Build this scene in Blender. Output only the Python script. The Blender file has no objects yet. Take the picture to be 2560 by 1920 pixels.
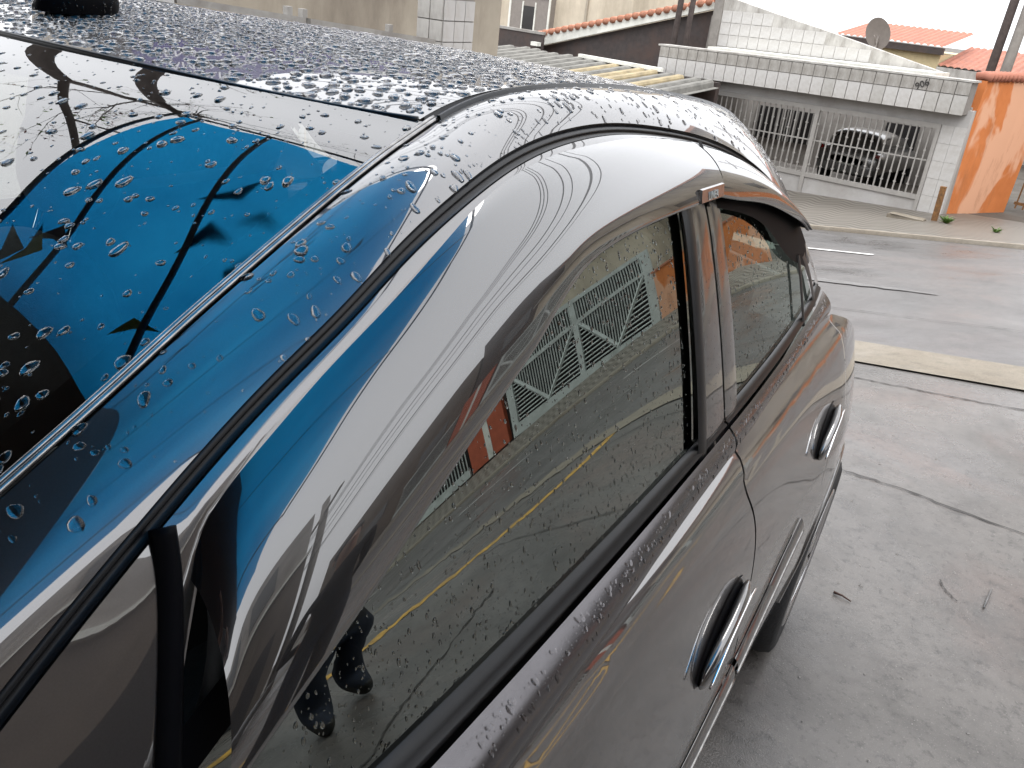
import bpy, bmesh, math, random
import numpy as np
from mathutils import Matrix, Vector

rnd = random.Random(7)
rng = np.random.default_rng(11)
sc = bpy.context.scene
COL = sc.collection

# ------------------------------------------------------------------ camera, sky, sun, exposure
cam_d = bpy.data.cameras.new("camera"); cam = bpy.data.objects.new("camera", cam_d); COL.objects.link(cam)
cam_d.sensor_fit = 'HORIZONTAL'; cam_d.sensor_width = 36.0; cam_d.lens = 28.0
cam_d.clip_start = 0.02; cam_d.clip_end = 900
CAM = Vector((1.00929, 0.504227, 1.528951))
cam.matrix_world = Matrix(((0.849149, -0.313294, 0.425198, CAM.x),
                           (0.517758, 0.334848, -0.787276, CAM.y),
                           (0.104272, 0.888664, 0.446546, CAM.z), (0, 0, 0, 1)))
sc.camera = cam
w = bpy.data.worlds.new("World"); sc.world = w; w.use_nodes = True
nt = w.node_tree; bgn = nt.nodes["Background"]
sky = nt.nodes.new("ShaderNodeTexSky"); sky.sky_type = 'NISHITA'; sky.sun_disc = False
SUN_EL, SUN_ROT = math.radians(58), math.radians(150)
sky.sun_elevation = SUN_EL; sky.sun_rotation = SUN_ROT
sky.air_density = 1.2; sky.dust_density = 6.0; sky.ozone_density = 1.0
hs = nt.nodes.new("ShaderNodeHueSaturation"); hs.inputs["Saturation"].default_value = 0.10
mxw = nt.nodes.new("ShaderNodeMix"); mxw.data_type = 'RGBA'; mxw.inputs[0].default_value = 0.62
mxw.inputs[7].default_value = (8.2, 8.3, 8.6, 1)          # even cloud deck over the clear-sky colour
nt.links.new(sky.outputs[0], hs.inputs["Color"]); nt.links.new(hs.outputs[0], mxw.inputs[6])
nt.links.new(mxw.outputs[2], bgn.inputs[0]); bgn.inputs[1].default_value = 0.12
sun_d = bpy.data.lights.new("sun", 'SUN'); sun = bpy.data.objects.new("sun", sun_d); COL.objects.link(sun)
sun_d.energy = 0.6; sun_d.angle = math.radians(25); sun_d.color = (1, .97, .93)
sun.rotation_euler = (math.radians(90) - SUN_EL, 0, math.radians(180) - SUN_ROT + math.radians(180))
sc.view_settings.view_transform = 'Standard'; sc.view_settings.look = 'None'
sc.view_settings.exposure = 1.6; sc.view_settings.gamma = 1.0; sc.view_settings.use_curve_mapping = False
sc.cycles.use_denoising = True; sc.cycles.max_bounces = 12; sc.cycles.transmission_bounces = 8
sc.cycles.glossy_bounces = 6; sc.cycles.transparent_max_bounces = 12; sc.cycles.diffuse_bounces = 3
sc.cycles.caustics_reflective = False; sc.cycles.caustics_refractive = False
sc.cycles.sample_clamp_indirect = 8

# ------------------------------------------------------------------ materials
MATS = {}
def _ramp(t, fac, stops):
    r = t.nodes.new("ShaderNodeValToRGB"); el = r.color_ramp.elements
    while len(el) < len(stops): el.new(0.5)
    for e, (p, c) in zip(el, stops):
        e.position = p; e.color = (c, c, c, 1) if isinstance(c, (int, float)) else (*c, 1)
    t.links.new(fac, r.inputs[0]); return r.outputs[0]
def _noise(t, scale, detail=5, rough=.6, vec=None, stretch=None, dist=0):
    n = t.nodes.new("ShaderNodeTexNoise"); n.inputs["Scale"].default_value = scale
    n.inputs["Detail"].default_value = detail; n.inputs["Roughness"].default_value = rough
    n.inputs["Distortion"].default_value = dist
    if vec is None:
        g = t.nodes.new("ShaderNodeTexCoord"); vec = g.outputs["Object"]
    if stretch:
        m = t.nodes.new("ShaderNodeMapping"); m.inputs["Scale"].default_value = stretch
        t.links.new(vec, m.inputs[0]); vec = m.outputs[0]
    t.links.new(vec, n.inputs[0]); return n.outputs["Fac"]
def _mix(t, fac, a, b, mode='MIX'):
    m = t.nodes.new("ShaderNodeMix"); m.data_type = 'RGBA'; m.blend_type = mode
    for i, v in ((0, fac), (6, a), (7, b)):
        if hasattr(v, "is_linked"): t.links.new(v, m.inputs[i])
        elif i == 0: m.inputs[0].default_value = v
        else: m.inputs[i].default_value = (*v, 1) if len(v) == 3 else v
    return m.outputs[2]
def new_mat(name):
    m = bpy.data.materials.new(name); m.use_nodes = True; MATS[name] = m
    t = m.node_tree; return m, t, t.nodes["Principled BSDF"]
def plain(name, col, rough=.5, metal=0, spec=.5, coat=0, var=.12, scale=9, bump=0, bscale=60, stain=None, sscale=1.5, stretch=None):
    """painted / plastered / metal surface with uneven tone, optional stains and fine relief"""
    m, t, b = new_mat(name)
    n = _noise(t, scale, 6)
    c = _mix(t, _ramp(t, n, [(.3, 0), (.7, 1)]), tuple(x*(1-var) for x in col), tuple(min(1, x*(1+var)) for x in col))
    if stain:
        n2 = _noise(t, sscale, 8, .7, stretch=stretch)
        c = _mix(t, _ramp(t, n2, [(.45, 0), (.68, .85)]), c, stain)
    t.links.new(c, b.inputs["Base Color"])
    b.inputs["Roughness"].default_value = rough; b.inputs["Metallic"].default_value = metal
    b.inputs["Specular IOR Level"].default_value = spec; b.inputs["Coat Weight"].default_value = coat
    b.inputs["Coat Roughness"].default_value = .02
    if bump:
        nb = _noise(t, bscale, 6); bp = t.nodes.new("ShaderNodeBump"); bp.inputs["Strength"].default_value = bump
        bp.inputs["Distance"].default_value = .01
        t.links.new(nb, bp.inputs["Height"]); t.links.new(bp.outputs[0], b.inputs["Normal"])
    return m
def coated(name, col, metal, rough, coat_ior, coat_rough=.012, flake=.0):
    m, t, b = new_mat(name)
    n = _noise(t, 900, 2, .5)
    c = _mix(t, _ramp(t, n, [(.35, 0), (.75, 1)]), tuple(x*(1-flake) for x in col), tuple(x*(1+flake) for x in col))
    t.links.new(c, b.inputs["Base Color"])
    b.inputs["Metallic"].default_value = metal; b.inputs["Roughness"].default_value = rough
    b.inputs["Coat Weight"].default_value = 1; b.inputs["Coat IOR"].default_value = coat_ior
    b.inputs["Coat Roughness"].default_value = coat_rough
    return m
def thin_glass(name, tint, ior, rough=0.0, refl=(.90, .98, .94)):
    m, t, b = new_mat(name); t.nodes.remove(b); out = t.nodes["Material Output"]
    f = t.nodes.new("ShaderNodeFresnel"); f.inputs[0].default_value = ior
    tr = t.nodes.new("ShaderNodeBsdfTransparent"); tr.inputs[0].default_value = (*tint, 1)
    gl = t.nodes.new("ShaderNodeBsdfGlossy"); gl.inputs["Roughness"].default_value = rough
    gl.inputs["Color"].default_value = (*refl, 1)
    mx = t.nodes.new("ShaderNodeMixShader")
    t.links.new(f.outputs[0], mx.inputs[0]); t.links.new(tr.outputs[0], mx.inputs[1]); t.links.new(gl.outputs[0], mx.inputs[2])
    t.links.new(mx.outputs[0], out.inputs[0]); return m

coated("paint", (.060, .054, .052), .7, .32, 2.3, flake=.06)
coated("acrylic", (.005, .0045, .005), 0, .25, 2.1)
coated("gloss_black", (.012, .012, .013), 0, .3, 1.6)
plain("rubber", (.009, .009, .010), .35, spec=.3, var=.3, scale=40)
plain("black_trim", (.004, .004, .005), .5, spec=.04, var=.2)
plain("satin_trim", (.125, .12, .125), .22, metal=.9, var=.08, scale=30)
plain("seam_metal", (.30, .29, .28), .22, metal=.8, var=.3, scale=60)
plain("chrome", (.82, .82, .83), .06, metal=1, var=.02)
plain("alloy", (.55, .55, .56), .22, metal=1, var=.06)
plain("tyre", (.018, .018, .019), .75, var=.3, bump=.3, bscale=90)
plain("seat_fabric", (.022, .023, .026), .85, var=.25, scale=60, bump=.3, bscale=400)
plain("dash_plastic", (.02, .021, .023), .6, var=.2, scale=50)
thin_glass("windshield_glass", (.85, .92, .90), 2.4, refl=(1, 1, 1))
thin_glass("tinted_glass", (.10, .12, .11), 2.7)
thin_glass("passenger_glass", (.82, .90, .88), 1.5)
thin_glass("clear_glass", (.80, .86, .84), 1.5)
m, t, b = new_mat("water")
b.inputs["Base Color"].default_value = (1, 1, 1, 1); b.inputs["Roughness"].default_value = 0
b.inputs["IOR"].default_value = 1.33; b.inputs["Transmission Weight"].default_value = 1
# wet ground surfaces
def wet_ground(name, c1, c2, c3, r0, r1, scale=.7, puddle=.9, bump=.25, grit=70):
    m, t, b = new_mat(name)
    n = _noise(t, scale, 10, .68, dist=.5); n2 = _noise(t, grit, 5, .75); n3 = _noise(t, scale*.6, 7, .62, dist=1.0); n4 = _noise(t, 210, 3, .6); n5 = _noise(t, scale*5, 8, .7, dist=.3)
    c = _mix(t, _ramp(t, n, [(.30, 0), (.70, 1)]), c1, c2)
    c = _mix(t, _ramp(t, n3, [(.50, 0), (.70, .85)]), c, c3)
    c = _mix(t, _ramp(t, n5, [(.30, .55), (.52, 0)]), c, tuple(x*.55 for x in c1))
    c = _mix(t, _ramp(t, n2, [(.34, .6), (.47, 0)]), c, tuple(x*.4 for x in c1))
    c = _mix(t, _ramp(t, n4, [(.62, 0), (.72, .6)]), c, tuple(min(1, x*2.1) for x in c2))
    t.links.new(c, b.inputs["Base Color"])
    rr = t.nodes.new("ShaderNodeMapRange"); rr.inputs["From Min"].default_value = .36; rr.inputs["From Max"].default_value = .60
    rr.inputs["To Min"].default_value = r0; rr.inputs["To Max"].default_value = r1
    t.links.new(_noise(t, puddle, 8, .65, dist=.6), rr.inputs["Value"]); t.links.new(rr.outputs[0], b.inputs["Roughness"])
    bp = t.nodes.new("ShaderNodeBump"); bp.inputs["Strength"].default_value = bump; bp.inputs["Distance"].default_value = .008
    t.links.new(_mix(t, .5, _mix(t, .5, n2, n4), n5), bp.inputs["Height"]); t.links.new(bp.outputs[0], b.inputs["Normal"])
    return m
wet_ground("concrete_wet", (.074, .068, .063), (.132, .121, .111), (.128, .090, .076), .08, .46, scale=1.1, puddle=.9, bump=.55, grit=30)
wet_ground("slab_dry", (.15, .145, .14), (.20, .19, .18), (.17, .15, .135), .4, .7)
wet_ground("asphalt", (.082, .078, .077), (.120, .114, .111), (.135, .115, .108), .25, .55, scale=.35)
wet_ground("kerb_stone", (.17, .145, .11), (.235, .205, .16), (.16, .13, .095), .4, .7, scale=1.6)
wet_ground("earth", (.07, .06, .05), (.10, .085, .07), (.08, .08, .06), .6, .9)
plain("crack_dark", (.04, .036, .033), .8, var=.4)
plain("yellow_paint", (.55, .31, .035), .45, var=.25, scale=14, stain=(.12, .09, .05), sscale=6)
plain("worn_paint", (.135, .130, .127), .6, var=.3, scale=20)
plain("white_paint", (.62, .62, .60), .5, var=.15, stain=(.25, .24, .23), sscale=4)
m, t, b = new_mat("wave_mosaic")
tc = t.nodes.new("ShaderNodeTexCoord"); wv = t.nodes.new("ShaderNodeTexWave"); wv.wave_type = 'BANDS'; wv.bands_direction = 'Y'
wv.inputs["Scale"].default_value = 1.15; wv.inputs["Distortion"].default_value = 0
sepx = t.nodes.new("ShaderNodeSeparateXYZ"); t.links.new(tc.outputs["Object"], sepx.inputs[0])
sn = t.nodes.new("ShaderNodeMath"); sn.operation = 'MULTIPLY'; sn.inputs[1].default_value = 10.0; t.links.new(sepx.outputs[0], sn.inputs[0])
sn2 = t.nodes.new("ShaderNodeMath"); sn2.operation = 'SINE'; t.links.new(sn.outputs[0], sn2.inputs[0])
sn3 = t.nodes.new("ShaderNodeMath"); sn3.operation = 'MULTIPLY'; sn3.inputs[1].default_value = .15; t.links.new(sn2.outputs[0], sn3.inputs[0])
ad = t.nodes.new("ShaderNodeMath"); ad.operation = 'ADD'; t.links.new(sepx.outputs[1], ad.inputs[0]); t.links.new(sn3.outputs[0], ad.inputs[1])
cb = t.nodes.new("ShaderNodeCombineXYZ"); t.links.new(sepx.outputs[0], cb.inputs[0]); t.links.new(ad.outputs[0], cb.inputs[1])
t.links.new(cb.outputs[0], wv.inputs[0])
t.links.new(_mix(t, _ramp(t, wv.outputs["Fac"], [(.3, 0), (.62, 1)]), (.075, .064, .052), (.175, .160, .137)), b.inputs["Base Color"]); b.inputs["Roughness"].default_value = .5
# buildings
plain("plaster_white", (.42, .41, .40), .8, var=.06, scale=3, stain=(.31, .29, .27), sscale=.9, bump=.1)
plain("plaster_grey", (.36, .335, .31), .8, var=.1, scale=3, stain=(.22, .2, .18), sscale=1.2)
plain("plaster_beige", (.36, .315, .25), .85, var=.1, scale=2, stain=(.17, .14, .11), sscale=.8, stretch=(1, 1, .35), bump=.15)
plain("plaster_cream", (.56, .49, .385), .85, var=.08, scale=2, stain=(.33, .28, .21), sscale=.7, stretch=(1, 1, .3))
plain("plaster_dirty", (.44, .425, .40), .85, var=.12, scale=5, stain=(.16, .145, .125), sscale=2.4, stretch=(1, 1, .28), bump=.15)
plain("plaster_yellow", (.60, .50, .30), .8, var=.08)
m, t, b = new_mat("plaster_orange")
c = _mix(t, _ramp(t, _noise(t, 3, 6), [(.3, 0), (.7, 1)]), (.50, .155, .042), (.60, .20, .06))
c = _mix(t, _ramp(t, _noise(t, .85, 4, .5, dist=.5, stretch=(1, 1, .55)), [(.50, 0), (.535, 1)]), c, (.66, .36, .225))
c = _mix(t, _ramp(t, _noise(t, 2.2, 9, .75, stretch=(1, 1, .25)), [(.56, 0), (.72, .7)]), c, (.30, .12, .05))
t.links.new(c, b.inputs["Base Color"]); b.inputs["Roughness"].default_value = .8
plain("plaster_brown", (.125, .10, .08), .85, var=.14, scale=2, stain=(.075, .06, .05), sscale=.7)
plain("tile_white", (.50, .49, .475), .35, var=.05, scale=2, stain=(.37, .35, .32), sscale=3)
plain("tile_dirty", (.40, .385, .36), .6, var=.12, scale=4, stain=(.15, .135, .115), sscale=3, stretch=(1, 1, .4))
plain("grout", (.22, .205, .19), .9, var=.15)
plain("gate_metal", (.36, .345, .325), .45, metal=.2, var=.08)
plain("gate_white", (.52, .56, .54), .45, var=.06, stain=(.36, .38, .36), sscale=2)
plain("grey_metal", (.34, .33, .31), .5, metal=.3, var=.12, stain=(.2, .18, .16), sscale=3)
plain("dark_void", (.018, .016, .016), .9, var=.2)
plain("dark_panel", (.045, .036, .034), .7, var=.25, stain=(.075, .045, .035), sscale=1.2)
plain("fascia_white", (.74, .74, .68), .5, var=.04, stain=(.5, .5, .45), sscale=2)
plain("clay_tile", (.46, .185, .105), .75, var=.25, scale=6, stain=(.25, .13, .09), sscale=3)
plain("clay_tile_pale", (.36, .135, .085), .75, var=.25, scale=6, stain=(.24, .10, .07), sscale=3)
plain("fibre_cement", (.17, .165, .15), .8, var=.2, scale=5, stain=(.08, .078, .07), sscale=2)
plain("fibre_ochre", (.32, .26, .155), .8, var=.2, scale=5, stain=(.17, .14, .09), sscale=2)
plain("concrete_pole", (.24, .225, .205), .85, var=.12, stain=(.15, .13, .12), sscale=2)
plain("wood_pole", (.055, .042, .038), .85, var=.3, scale=12)
plain("rust", (.20, .095, .03), .75, var=.4, scale=20, stain=(.07, .04, .02), sscale=9)
plain("dish_grey", (.22, .195, .175), .6, var=.1)
plain("silver_paint", (.32, .315, .31), .3, metal=.7, coat=1, var=.05)
plain("tail_red", (.30, .012, .012), .25, coat=1, var=.1)
plain("number_dark", (.03, .028, .026), .5, var=.1)
plain("sign_purple", (.045, .028, .16), .4, var=.08)
plain("slate_board", (.045, .052, .07), .6, var=.15)
plain("sign_white", (.75, .75, .78), .5, var=.03)
plain("brick_red", (.42, .10, .05), .8, var=.15, scale=4)
plain("bark", (.045, .036, .032), .9, var=.35, scale=14, bump=.5, bscale=40)
plain("leaf_green", (.10, .17, .035), .6, var=.5, scale=5)
plain("leaf_red", (.10, .022, .018), .6, var=.4, scale=5)
plain("cable", (.012, .012, .013), .6)
plain("tube_steel", (.035, .05, .07), .5, metal=.3, var=.1)
plain("shop_grey", (.20, .20, .205), .7, var=.1, stain=(.12, .12, .12), sscale=1)
plain("denim", (.012, .016, .028), .9, var=.3, scale=40, bump=.3, bscale=300)
plain("dark_cloth", (.010, .010, .012), .9, var=.3, scale=30)
plain("red_cloth", (.35, .02, .02), .85, var=.2, scale=30)
plain("skin", (.36, .20, .135), .5, var=.08)
plain("hair", (.015, .011, .009), .6, var=.3, scale=60)
plain("shoe", (.02, .018, .016), .5, var=.2)
plain("twig_brown", (.06, .03, .022), .8, var=.3)
plain("pebble", (.24, .225, .21), .6, var=.3, scale=30)
# translucent blue tarpaulin
m, t, b = new_mat("blue_tarp"); t.nodes.remove(b)
tl = t.nodes.new("ShaderNodeBsdfTranslucent"); df = t.nodes.new("ShaderNodeBsdfDiffuse"); mx = t.nodes.new("ShaderNodeMixShader")
nn = _noise(t, .9, 5, .55, dist=.4)
t.links.new(_mix(t, _ramp(t, nn, [(.3, 0), (.7, 1)]), (.006, .14, .36), (.016, .30, .62)), tl.inputs[0])
df.inputs[0].default_value = (.02, .20, .45, 1); mx.inputs[0].default_value = .25
t.links.new(tl.outputs[0], mx.inputs[1]); t.links.new(df.outputs[0], mx.inputs[2]); t.links.new(mx.outputs[0], t.nodes["Material Output"].inputs[0])

# ------------------------------------------------------------------ helpers
def empty(name, loc=(0, 0, 0), rotz=0, parent=None):
    o = bpy.data.objects.new(name, None); COL.objects.link(o); o.location = loc; o.rotation_euler = (0, 0, rotz)
    o.empty_display_size = .1
    if parent: o.parent = parent
    return o
def tag(o, label=None, cat=None, group=None, kind=None):
    if label: o["label"] = label
    if cat: o["category"] = cat
    if group: o["group"] = group
    if kind: o["kind"] = kind
    return o
def link(name, me, mat, parent=None, smooth=False):
    o = bpy.data.objects.new(name, me); COL.objects.link(o)
    if mat and not me.materials: me.materials.append(MATS[mat] if isinstance(mat, str) else mat)
    if smooth: me.polygons.foreach_set("use_smooth", [True]*len(me.polygons))
    if parent: o.parent = parent
    return o
def mesh(name, verts, faces, mat, parent=None, smooth=False):
    me = bpy.data.meshes.new(name); me.from_pydata([tuple(map(float, v)) for v in verts], [], faces); me.update()
    return link(name, me, mat, parent, smooth)
def box_data(name, x0, x1, y0, y1, z0, z1, mat):
    v = [(x, y, z) for z in (z0, z1) for y in (y0, y1) for x in (x0, x1)]
    f = [(0, 2, 3, 1), (4, 5, 7, 6), (0, 1, 5, 4), (2, 6, 7, 3), (0, 4, 6, 2), (1, 3, 7, 5)]
    me = bpy.data.meshes.new(name); me.from_pydata(v, [], f); me.update(); me.materials.append(MATS[mat]); return me
def box(name, x0, x1, y0, y1, z0, z1, mat, parent=None):
    return link(name, box_data(name, x0, x1, y0, y1, z0, z1, mat), None, parent)
def boxes(name, lst, mat, parent=None):
    V, Fc = [], []
    for (x0, x1, y0, y1, z0, z1) in lst:
        k = len(V); V += [(x, y, z) for z in (z0, z1) for y in (y0, y1) for x in (x0, x1)]
        Fc += [tuple(i+k for i in f) for f in ((0, 2, 3, 1), (4, 5, 7, 6), (0, 1, 5, 4), (2, 6, 7, 3), (0, 4, 6, 2), (1, 3, 7, 5))]
    return mesh(name, V, Fc, mat, parent)
def grid(name, P, mat, parent=None, flip=False, closed_v=False, thick=0):
    P = np.asarray(P, float); n, m = P.shape[:2]
    idx = np.arange(n*m).reshape(n, m)
    a, b_, c, d = idx[:-1, :-1], idx[1:, :-1], idx[1:, 1:], idx[:-1, 1:]
    q = np.stack([a, b_, c, d], -1).reshape(-1, 4)
    if closed_v:
        q2 = np.stack([idx[:-1, -1], idx[1:, -1], idx[1:, 0], idx[:-1, 0]], -1).reshape(-1, 4); q = np.concatenate([q, q2])
    if flip: q = q[:, ::-1]
    o = mesh(name, P.reshape(-1, 3), q.tolist(), mat, parent, True)
    if thick:
        md = o.modifiers.new("solid", 'SOLIDIFY'); md.thickness = thick; md.offset = -1; md.use_even_offset = False
    return o
def tube_pts(path, rad, k=8):
    path = np.asarray(path, float); n = len(path); rad = np.broadcast_to(np.asarray(rad, float), (n,))
    tn = np.gradient(path, axis=0); tn /= np.linalg.norm(tn, axis=1)[:, None]+1e-12
    ref = np.array([0, 0, 1.]) if abs(tn[0, 2]) < .9 else np.array([1., 0, 0])
    rings = []
    for i in range(n):
        a = np.cross(tn[i], ref); a /= np.linalg.norm(a)+1e-12; bb = np.cross(tn[i], a); ref = np.cross(a, tn[i])*1.0
        th = np.arange(k)*2*np.pi/k
        rings.append(path[i]+rad[i]*(np.cos(th)[:, None]*a+np.sin(th)[:, None]*bb))
    return np.array(rings)
def tube(name, path, rad, mat, parent=None, k=8, caps=True):
    R = tube_pts(path, rad, k); n = len(R)
    V = R.reshape(-1, 3).tolist(); Fc = []
    for i in range(n-1):
        for j in range(k):
            Fc.append((i*k+j, i*k+(j+1) % k, (i+1)*k+(j+1) % k, (i+1)*k+j))
    if caps: Fc += [tuple(range(k))[::-1], tuple(range((n-1)*k, n*k))]
    return mesh(name, V, Fc, mat, parent, k > 5)
def spline(xs, ys):
    """natural cubic spline, linear beyond its ends"""
    x = np.asarray(xs, float); y = np.asarray(ys, float); n = len(x); h = np.diff(x)
    A = np.eye(n); r = np.zeros(n)
    for i in range(1, n-1):
        A[i, i-1] = h[i-1]; A[i, i] = 2*(h[i-1]+h[i]); A[i, i+1] = h[i]
        r[i] = 6*((y[i+1]-y[i])/h[i]-(y[i]-y[i-1])/h[i-1])
    M2 = np.linalg.solve(A, r)
    def f(q):
        q = np.asarray(q, float); i = np.clip(np.searchsorted(x, q)-1, 0, n-2); qc = np.clip(q, x[0], x[-1])
        a = (x[i+1]-qc)/h[i]; b_ = (qc-x[i])/h[i]
        v = a*y[i]+b_*y[i+1]+((a**3-a)*M2[i]+(b_**3-b_)*M2[i+1])*h[i]**2/6
        s0 = (y[1]-y[0])/h[0]-h[0]*(2*M2[0]+M2[1])/6; s1 = (y[-1]-y[-2])/h[-1]+h[-1]*(M2[-2]+2*M2[-1])/6
        return v+np.where(q < x[0], (q-x[0])*s0, 0)+np.where(q > x[-1], (q-x[-1])*s1, 0)
    return f
def text(name, body, size, mat, parent, mtx, extrude=.004, align='CENTER'):
    c = bpy.data.curves.new(name, 'FONT'); c.body = body; c.size = size; c.extrude = extrude; c.align_x = align; c.align_y = 'CENTER'
    tmp = bpy.data.objects.new(name, c); COL.objects.link(tmp); bpy.context.view_layer.update()
    me = bpy.data.meshes.new_from_object(tmp.evaluated_get(bpy.context.evaluated_depsgraph_get())); bpy.data.objects.remove(tmp)
    me.materials.clear(); me.materials.append(MATS[mat]); o = bpy.data.objects.new(name, me); COL.objects.link(o); o.parent = parent; o.matrix_local = mtx
    return o

# ------------------------------------------------------------------ ground: u runs along the street, s across it
N2 = np.array([.190654, .981657]); E2 = np.array([.981657, -.190654]); ROT = math.atan2(-.190654, .981657)
_b = spline([3, 4.4, 5.9, 6.5, 11.25, 14, 18.2, 26, 60], [-.130, -.225, -.37, -.41, -.69, -.92, -1.45, -1.6, -1.7])
def gz(x, y):
    x = np.asarray(x, float); y = np.asarray(y, float)
    s = x*N2[0]+y*N2[1]; u = x*E2[0]+y*E2[1]
    z = np.where(s < 3, -.0084*x-.0405*y, 0)
    k = np.interp(s, [3, 5.9, 14, 18.2], [0, .195, .17, .08])
    uc = np.clip(u, -16, 2.6)
    uc = np.where(u > 1, 1+1.1*np.tanh((u-1)/1.1), uc)
    zz = _b(np.minimum(s, 60))+k*uc - .02*np.clip((3.6-s)/.6, 0, 1)*0
    e_ = np.clip((s-13)/4, 0, 1); zz = zz+.26*np.clip(u+.5, 0, 2.6)*e_*e_*(3-2*e_)
    blend = np.clip((s-2.4)/1.2, 0, 1); blend = blend*blend*(3-2*blend)
    zp = -.0084*x-.0405*y
    return zp*(1-blend)+zz*blend
def UW(u, s): return u*E2[0]+s*N2[0], u*E2[1]+s*N2[1]
def ground_sheet(name, us_, ss_, mat, dz=0, jag=None):
    U, Sg = np.meshgrid(us_, ss_, indexing='ij')
    if jag is not None: Sg = Sg+jag(U)*0
    X, Y = UW(U, Sg); o = grid(name, np.stack([X, Y, gz(X, Y)+dz], -1), mat)
    return tag(o, kind='structure')
far_u = np.concatenate([np.linspace(-260, -20, 13), np.linspace(-16, 10, 40), np.linspace(14, 260, 13)])
far_s = np.concatenate([np.linspace(-220, -14, 9), np.linspace(-8, 30, 40), np.linspace(40, 400, 12)])
ground_sheet("terrain", far_u, far_s, "earth", -.35)
uu = np.linspace(-26, 34, 150)
ground_sheet("forecourt", uu, np.linspace(-9, 5.9, 60), "concrete_wet")
g_ = ground_sheet("gutter", uu, np.linspace(5.9, 6.5, 5), "kerb_stone", .012)
ground_sheet("road", uu, np.linspace(6.45, 14.05, 30), "asphalt", -.006)
ground_sheet("pavement", uu, np.linspace(14.0, 19.4, 20), "wave_mosaic", .05)
ground_sheet("yard_ground", uu, np.linspace(19.3, 60, 20), "earth", .04)
kb = np.linspace(-26, 34, 150); X, Y = UW(kb, 13.92); X2, Y2 = UW(kb, 14.06)
P = np.stack([np.stack([X, Y, gz(X, Y)-.05], -1), np.stack([X, Y, gz(X, Y)+.055], -1), np.stack([X2, Y2, gz(X2, Y2)+.06], -1)], 1)
tag(grid("kerb", P, "kerb_stone"), kind='structure')
def ribbon(name, pts, width, mat, dz, jitter=0, parent=None):
    """painted line or crack lying on the ground; pts are world x, y"""
    p = np.asarray(pts, float); d = np.gradient(p, axis=0); d /= np.linalg.norm(d, axis=1)[:, None]
    nrm = np.stack([-d[:, 1], d[:, 0]], 1); wd = np.broadcast_to(np.asarray(width, float), (len(p),))[:, None]
    if jitter: wd = wd*(1+jitter*rng.uniform(-1, 1, (len(p), 1)))
    L_, R_ = p-nrm*wd/2, p+nrm*wd/2
    return grid(name, np.stack([np.column_stack([L_, gz(*L_.T)+dz]), np.column_stack([R_, gz(*R_.T)+dz])], 1), mat, parent)
yy = np.linspace(-4, 5.5, 60)
tag(ribbon("yellow_line", np.stack([3.50+.02*np.sin(yy*1.3), yy], 1), .125, "yellow_paint", .006, .12), kind='structure')
def useg(u0, u1, s, n=20): return np.stack(UW(np.linspace(u0, u1, n), np.full(n, s)), 1)
for a_ in (-14.3, -8.3, -4.1, 2.3, 6.6, 11): tag(ribbon("lane_dash", useg(a_, a_+2.0, 11.25), .11, "white_paint", .004, .1), kind='structure')
tag(ribbon("worn_marking", np.stack(UW(np.linspace(-3.4, -.75, 24), 8.9+.06*np.sin(np.linspace(0, 3, 24))), 1), .16*np.sin(np.linspace(.25, 2.9, 24)), "worn_paint", .004, .5), kind='structure')
def crack(pts, wmax, n=70, amp=.02, seed=0):
    r = np.random.default_rng(seed); p = np.asarray(pts, float); tt = np.linspace(0, 1, len(p)); q = np.linspace(0, 1, n)
    c = np.stack([np.interp(q, tt, p[:, 0]), np.interp(q, tt, p[:, 1])], 1)
    off = np.cumsum(r.normal(0, amp*.35, (n, 2)), 0); off -= np.linspace(0, 1, n)[:, None]*off[-1]
    return tag(ribbon("pavement_crack", c+off, wmax*(.35+r.random(n)), "crack_dark", .005), kind='structure')
crack([UW(-.62, 5.42), UW(-.05, 5.45), UW(.4, 5.5), UW(1.3, 5.55), UW(2.6, 5.5)], .014, seed=1)
crack([UW(-.4, 3.92), UW(.1, 3.9), UW(.55, 3.93), UW(1.6, 3.95), UW(3, 4.0)], .010, seed=2, amp=.012)
crack([(2.35, -3), (2.4, 0), (2.42, 1.78), (2.7, 2.6), (2.82, 2.95)], .012, 120, seed=3)
crack([(1.303, 3.186), (1.33, 3.13), (1.364, 3.095)], .005, 30, seed=4, amp=.006)
crack([UW(-1.6, 7.6), UW(.2, 7.75), UW(2.5, 7.6)], .012, 80, seed=5)

# ------------------------------------------------------------------ the wet car (built in its own frame: x to its left, y to its rear, z up)
car = empty("parked_car")
car.matrix_world = Matrix(((.999965, 0, .008387, 0), (-.00034, .999179, .040504, 0), (-.00838, -.040505, .999144, 0), (0, 0, 0, 1)))
tag(car, "dark grey saloon with a wet roof and smoked window visors, tail towards the street", "car")
def S(y, z):                                   # side glass and door frames
    dz = np.asarray(z, float)-1.03; v = np.asarray(y, float)-1.6; vr = np.maximum(v, 0); vf = np.minimum(v, 0)
    x = .785-.25*dz-.20*dz*dz-.6*np.maximum(dz-.27, 0)**2-1.8*np.maximum(dz-.31, 0)**2
    return x-.03*vf**2-.03*vr**2-.08*vr**2*np.maximum(dz, 0)-.22*vf**2*np.maximum(dz-.12, 0)-.22*np.maximum(np.asarray(y, float)-2.15, 0)**2
_prz = [.08, .2, .30, .45, .58, .65, .74, .80, .86, .90, .94, .97, .982, .99, 1.0, 1.06]
_prx = [.80, .85, .879, .894, .896, .892, .884, .875, .864, .855, .843, .828, .817, .803, .790, .772]
_pr = lambda z: np.interp(z, _prz, _prx)
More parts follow.
